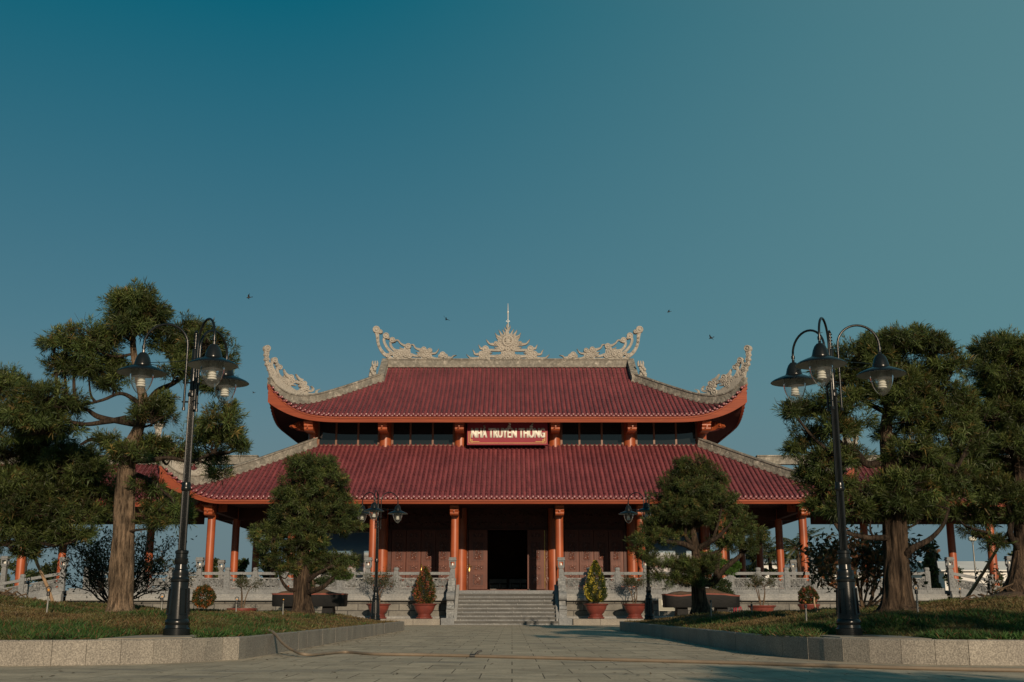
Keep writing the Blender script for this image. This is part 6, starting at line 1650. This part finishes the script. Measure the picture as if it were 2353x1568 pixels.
sprinkler(1634, 1380, 1408, 29, 'sprinkler post right of the right mid pine trunk', False)
sprinkler(1728, 1391, 1414, 27, 'sprinkler post in front of the tall stemmed bonsai pot', False)
sprinkler(2208, 1362, 1385, 23, 'dark sprinkler post by the foot of the right prop pole', False)
sprinkler(64, 1323, 1352, 22.5, 'sprinkler post with amber nozzle at the far left near the ramp')
# ---- prop poles and stakes
def pole(name, lab, a, b, r, mat='bamboo'):
    mb = MB(); n = 12; A, Bv = Vector(a), Vector(b); pts = []; rd = []
    for k in range(n+1):
        tt = k/n; p = A.lerp(Bv, tt)+Vector((.012*math.sin(tt*7), .01*math.cos(tt*5), .01*math.sin(tt*9))); pts.append(p); rd.append(r*(1.15-.3*tt)*(1.08 if k % 3 == 0 else 1))
    mb.tube(pts, rd, 9); tag(mb.build(name, M[mat], None, 50), lab, 'prop pole')
a = at(128, 1363, 21.5); a.z = float(bed_z(a.x, a.y))-.05; pole('prop_pole', 'bamboo prop pole leaning up into the pine at the left edge', a, at(48, 1190, 20.6), .028)
a = at(2212, 1376, 22.0); a.z = float(bed_z(a.x, a.y))-.05; pole('prop_pole', 'bamboo prop pole leaning up into the pine at the right edge', a, at(2322, 1215, 20.5), .028)
a = at(1878, 1408, 22.5); a.z = float(bed_z(a.x, a.y))-.05; pole('garden_stake', 'thin wooden stake beside the pink flowered potted shrub', a, at(1870, 1373, 22.5), .018)
# ---- hoses
def hose(lab, pts, r, conn=None):
    t = thing('garden_hose', lab, 'hose', pts[0]); mb = MB(); c = crom(pts, 14); mb.tube(c, r, 10); mb.build('hose_tube', M['hose'], t, 60)
    if conn is not None:
        p = Vector(conn); mb = MB(); mb.tube([p+Vector((-.055, .0, 0)), p+Vector((.055, -.003, 0))], r*1.35, 12); mb.tube([p+Vector((.02, 0, r)), p+Vector((.05, .01, r+.03)), p+Vector((.10, .02, r+.045))], [.018, .016, .012], 8)
        mb.build('hose_connector', M['plastic_dark'], t, 40)
def gp(px, py, r=.02):   # point of the paving under a picture position
    d = ray(px, py); tt = (CAM_H-r)/-d.z; return (d.x*tt, d.y*tt, r)
def bp(px, py, Y): p = at(px, py, Y); return (p.x, Y, max(float(bed_z(p.x, Y))+.02, .30) if abs(p.x) > 3.4 else p.z)
hr = .021
p1 = gp(1090, 1507.5, hr)
h = [bp(510, 1442, 20.0), bp(545, 1449, 18.6), bp(585, 1453, 17.9), (-3.72, 17.45, .315), (-3.55, 17.2, .318), (-3.40, 16.9, .27), (-3.22, 16.5, .17), (-3.0, 16.1, .085), (-2.72, 15.75, .035)]
h += [gp(790, 1498.5, hr), gp(860, 1503, hr), gp(980, 1505, hr), p1, gp(1180, 1510, hr), gp(1300, 1513, hr), gp(1450, 1517, hr), gp(1650, 1522, hr), gp(1850, 1528, hr), gp(2050, 1534, hr), gp(2250, 1538.5, hr), gp(2450, 1542, hr)]
hose('long tan garden hose running from the left lawn across the paving', h, hr, p1)
hose('tan hose loop lying on the lawn at the far left edge', [bp(-30, 1408, 18.6), bp(40, 1407.5, 18.7), bp(110, 1411, 18.6), bp(148, 1417, 18.2), bp(120, 1424, 17.7), bp(60, 1427, 17.4), bp(-30, 1430, 17.2)], .017)
# ---- birds
def bird(px, py, Y, s, rz, rx, lab):
    p = at(px, py, Y); t = thing('bird', lab, 'bird', tuple(p), 'small dark birds in the sky'); t.rotation_euler = (R(rx), R(15), R(rz))
    mb = MB(); mb.tube([(-.09*s, 0, 0), (-.05*s, 0, 0), (.0, 0, 0), (.07*s, 0, .005*s), (.10*s, 0, .01*s)], [.006*s, .02*s, .028*s, .022*s, .005*s], 8)
    mb.hexa([(-.15*s,-.03*s,-.002),(-.08*s,-.012*s,-.002),(-.08*s,.012*s,-.002),(-.15*s,.03*s,-.002),(-.15*s,-.03*s,.002),(-.08*s,-.012*s,.002),(-.08*s,.012*s,.002),(-.15*s,.03*s,.002)])
    mb.build('body', M['bird'], t, 60, world=False)
    for e in (-1, 1):
        w = MB(); w.add([(.05*s, e*.015*s, .01*s), (.03*s, e*.11*s, .06*s), (-.04*s, e*.23*s, .04*s), (-.02*s, e*.11*s, .05*s), (-.035*s, e*.015*s, .01*s)], [(0,1,3,4),(1,2,3)]); w.build('wing', M['bird'], t, world=False)
bird(572, 684, 40, .9, 200, 20, 'small dark bird high above the left upturned roof corner')
bird(1025, 734, 45, .9, 100, 40, 'small dark bird between the two left ridge ornaments')
bird(1537, 717, 45, .8, 185, 5, 'small dark bird above right of the right ridge ornament')
bird(1634, 777, 45, .9, 150, 25, 'small dark bird left of the right upturned roof corner')
bird(1883, 766, 38, .7, 170, 15, 'tiny dark bird just left of the right tall lamp arm')
bird(583, 903, 60, .7, 170, 10, 'tiny dark bird just left of the left upturned roof corner')
# =================================================================== BACKGROUND
def far_tree(label, px, pyt, Y, rx, zlow, cols, seed, group='trees far behind the hall', n=1800):
    r0 = random.Random(seed); top = at(px, pyt, Y); mpp = Y/2686; a = rx*mpp; t = thing('distant_tree', label, 'tree', (top.x, Y, 0), group)
    mb = MB(); mb.tube([(top.x, Y, -.1), (top.x+.1, Y, top.z*.6), (top.x, Y, top.z*.9)], [.16, .12, .05], 7)
    cs = []; cl = []
    for k in range(11):
        f = r0.random(); c = np.array((top.x+r0.uniform(-.75, .75)*a*(1.15-f*.6), Y+r0.uniform(-.6, .6)*a, zlow+(top.z-zlow)*(.12+.8*f))); s = a*r0.uniform(.28, .45)
        mb.tube([(top.x, Y, c[2]*.7), tuple(c)], [.05, .02], 5)
        m = n//11; o = rng.normal(size=(m, 3)); o /= np.linalg.norm(o, axis=1, keepdims=True); cs.append(c+o*s*(rng.uniform(.2, 1, m)**.45)[:, None]*np.array((1, 1, .8))); cl.append(np.array(cols)[rng.integers(0, len(cols), m)]*r0.uniform(.6, 1.3)*rng.uniform(.6, 1.3, (m, 1)))
    mb.build('trunk', M['twig'], t, 60); P = np.concatenate(cs); cl = np.concatenate(cl); d = rng.normal(size=P.shape)+np.array((0,0,.3)); d /= np.linalg.norm(d, axis=1, keepdims=True)
    V, Fc, col = blades(P, d, rng.uniform(.18, .34, len(P)), rng.uniform(.10, .18, len(P)), cl, .3); link_mesh('crown', fast_mesh('crown', V, Fc, np.clip(col, .004, 1)), M['leaf'], t)
G1 = [(.03,.05,.02),(.045,.065,.022),(.07,.085,.03)]
for i, (px, py, Y, rx, lab) in enumerate(((62, 1258, 85, 42, 'far leafy tree seen between the left edge and the bamboo prop'), (12, 1268, 88, 22, 'far tree at the extreme left edge behind the gallery column'),
        (130, 1270, 92, 34, 'far tree behind the left gallery right of the bamboo prop'), (488, 1270, 80, 26, 'thin far tree showing right of the left porch corner column'), (560, 1285, 80, 20, 'far low tree between the second and third left porch columns'), (612, 1262, 78, 30, 'far yellowish green tree behind the left mid pine side branch'),
        (1735, 1255, 85, 34, 'far tree between the right mid pine and the porch columns'), (1790, 1262, 84, 26, 'far leafy tree just left of the palm'), (1842, 1285, 82, 26, 'far tree below the palm crown'), (2140, 1222, 70, 34, 'far dark layered tree right of the furrowed pine trunk'), (2192, 1300, 95, 26, 'far low tree in front of the white warehouse'), (2275, 1285, 80, 22, 'far tree left of the right edge prop pole'), (2345, 1265, 80, 30, 'far tree at the extreme right edge'), (1690, 1270, 90, 26, 'far tree directly behind the right mid pine'), (1900, 1270, 90, 30, 'far tree right of the right porch corner column'))):
    far_tree(lab, px, py, Y, rx, 1.2, G1 if i not in (5, 7) else [(.06,.09,.025),(.09,.11,.03),(.045,.065,.022)], 40+i)
def palm(label, px, py, Y, seed):
    r0 = random.Random(seed); c = at(px, py, Y); t = thing('palm_tree', label, 'palm tree', (c.x, Y, 0), 'palms behind the hall'); mb = MB(); mb.tube([(c.x, Y, -.1), (c.x+.1, Y, c.z*.5), (c.x, Y, c.z)], [.2, .16, .13], 9); mb.build('trunk', M['bark'], t, 60)
    bs = []; ds = []; Ls = []; mr = MB()
    for k in range(22):
        a = r0.uniform(0, 6.28); e = r0.uniform(-.2, 1.35); L = r0.uniform(1.6, 2.3); p = Vector(c); d = Vector((math.cos(a)*math.cos(e), math.sin(a)*math.cos(e), math.sin(e))); pts = []
        for q in range(12):
            pts.append(p.copy()); p = p+d*L/11; d = (d+Vector((0, 0, -.085))).normalized()
        mr.tube(pts, list(np.linspace(.025, .006, 12)), 4, False)
        for q in range(2, 12):
            side = d.cross(Vector((0,0,1))).normalized()
            for s in (-1, 1):
                for jj in range(3):
                    b = pts[q]+(pts[q]-pts[q-1])*(jj/3-.5); dd = (side*s*.8+(pts[q]-pts[q-1]).normalized()*.7+Vector((0, 0, -.25+r0.gauss(0, .1)))).normalized(); bs.append(b); ds.append(dd); Ls.append(.55*math.sin(math.pi*(.15+.8*q/12)))
    mr.build('frond_rib', M['twig_warm'], t); bs = np.array(bs); ds = np.array(ds); Ls = np.array(Ls); n = len(bs)
    V, Fc, col = blades(bs, ds, Ls, np.full(n, .05), np.array([(.06,.075,.03)])*rng.uniform(.6, 1.8, (n, 1)), .3); link_mesh('crown', fast_mesh('crown', V, Fc, np.clip(col, .004, 1)), M['leaf'], t)
palm('palm with fanned fronds between the two right porch columns', 1832, 1262, 78, 2); palm('palm leaning out beside the inner right porch column', 1768, 1278, 84, 6); palm('low palm right of the right porch corner column', 1882, 1290, 84, 9)
def warehouse(label, px0, px1, pyt, Y, mat, roofm=None):
    a, b = at(px0, 1300, Y).x, at(px1, 1300, Y).x; h = zof(pyt, Y); t = thing('distant_building', label, 'building', ((a+b)/2, Y, 0)); mb = MB(); mb.box(a, b, Y, Y+14, 0, h*.80); mb.build('wall', M[mat], t)
    mb = MB(); mb.prism([(Y-.5, h*.80), (Y+7, h), (Y+14.5, h*.80), (Y+14.5, h*.78), (Y-.5, h*.78)], lambda p, q, d: (d, p, q), a-.5, b+.5); mb.build('roof', M[roofm or mat], t)
    for k in range(int((b-a)/5)):
        w = MB(); x = a+2+k*5; w.box(x, x+1.6, Y-.03, Y-.005, h*.35, h*.6); w.build('window', M['glass'], t)
warehouse('long low white warehouse beyond the right side gallery', 2168, 2420, 1284, 130, 'farwhite')
warehouse('distant white building glimpsed left of the palm', 1744, 1800, 1262, 120, 'farwhite', 'farroof')
warehouse('distant pale building glimpsed right of the palm', 1838, 1990, 1292, 125, 'farwhite', 'farroof')
warehouse('low beige wall building beyond the left porch columns', 400, 512, 1318, 110, 'beige')
t = thing('far_street_lamp', 'slim far street lamp with flat white head before the white warehouse', 'street lamp', (at(2240, 1300, 82).x, 82, 0)); z = zof(1233, 82); mb = MB(); mb.tube([(0,0,0), (0,0,z-.6)], [.07, .05], 10); mb.tube([(0,0,z-.6), (-.10,0,z-.25)], .03, 8); mb.tube([(0,0,z-.6), (.10,0,z-.25)], .03, 8); mb.build('pole', M['steel'], t, 40, world=False)
mb = MB(); mb.lathe([(.12, z-.35), (.27, z-.28), (.30, z-.12), (.22, z-.02), (.05, z)], (0,0,0), 18); mb.build('lamp_head', M['white'], t, 40, world=False)
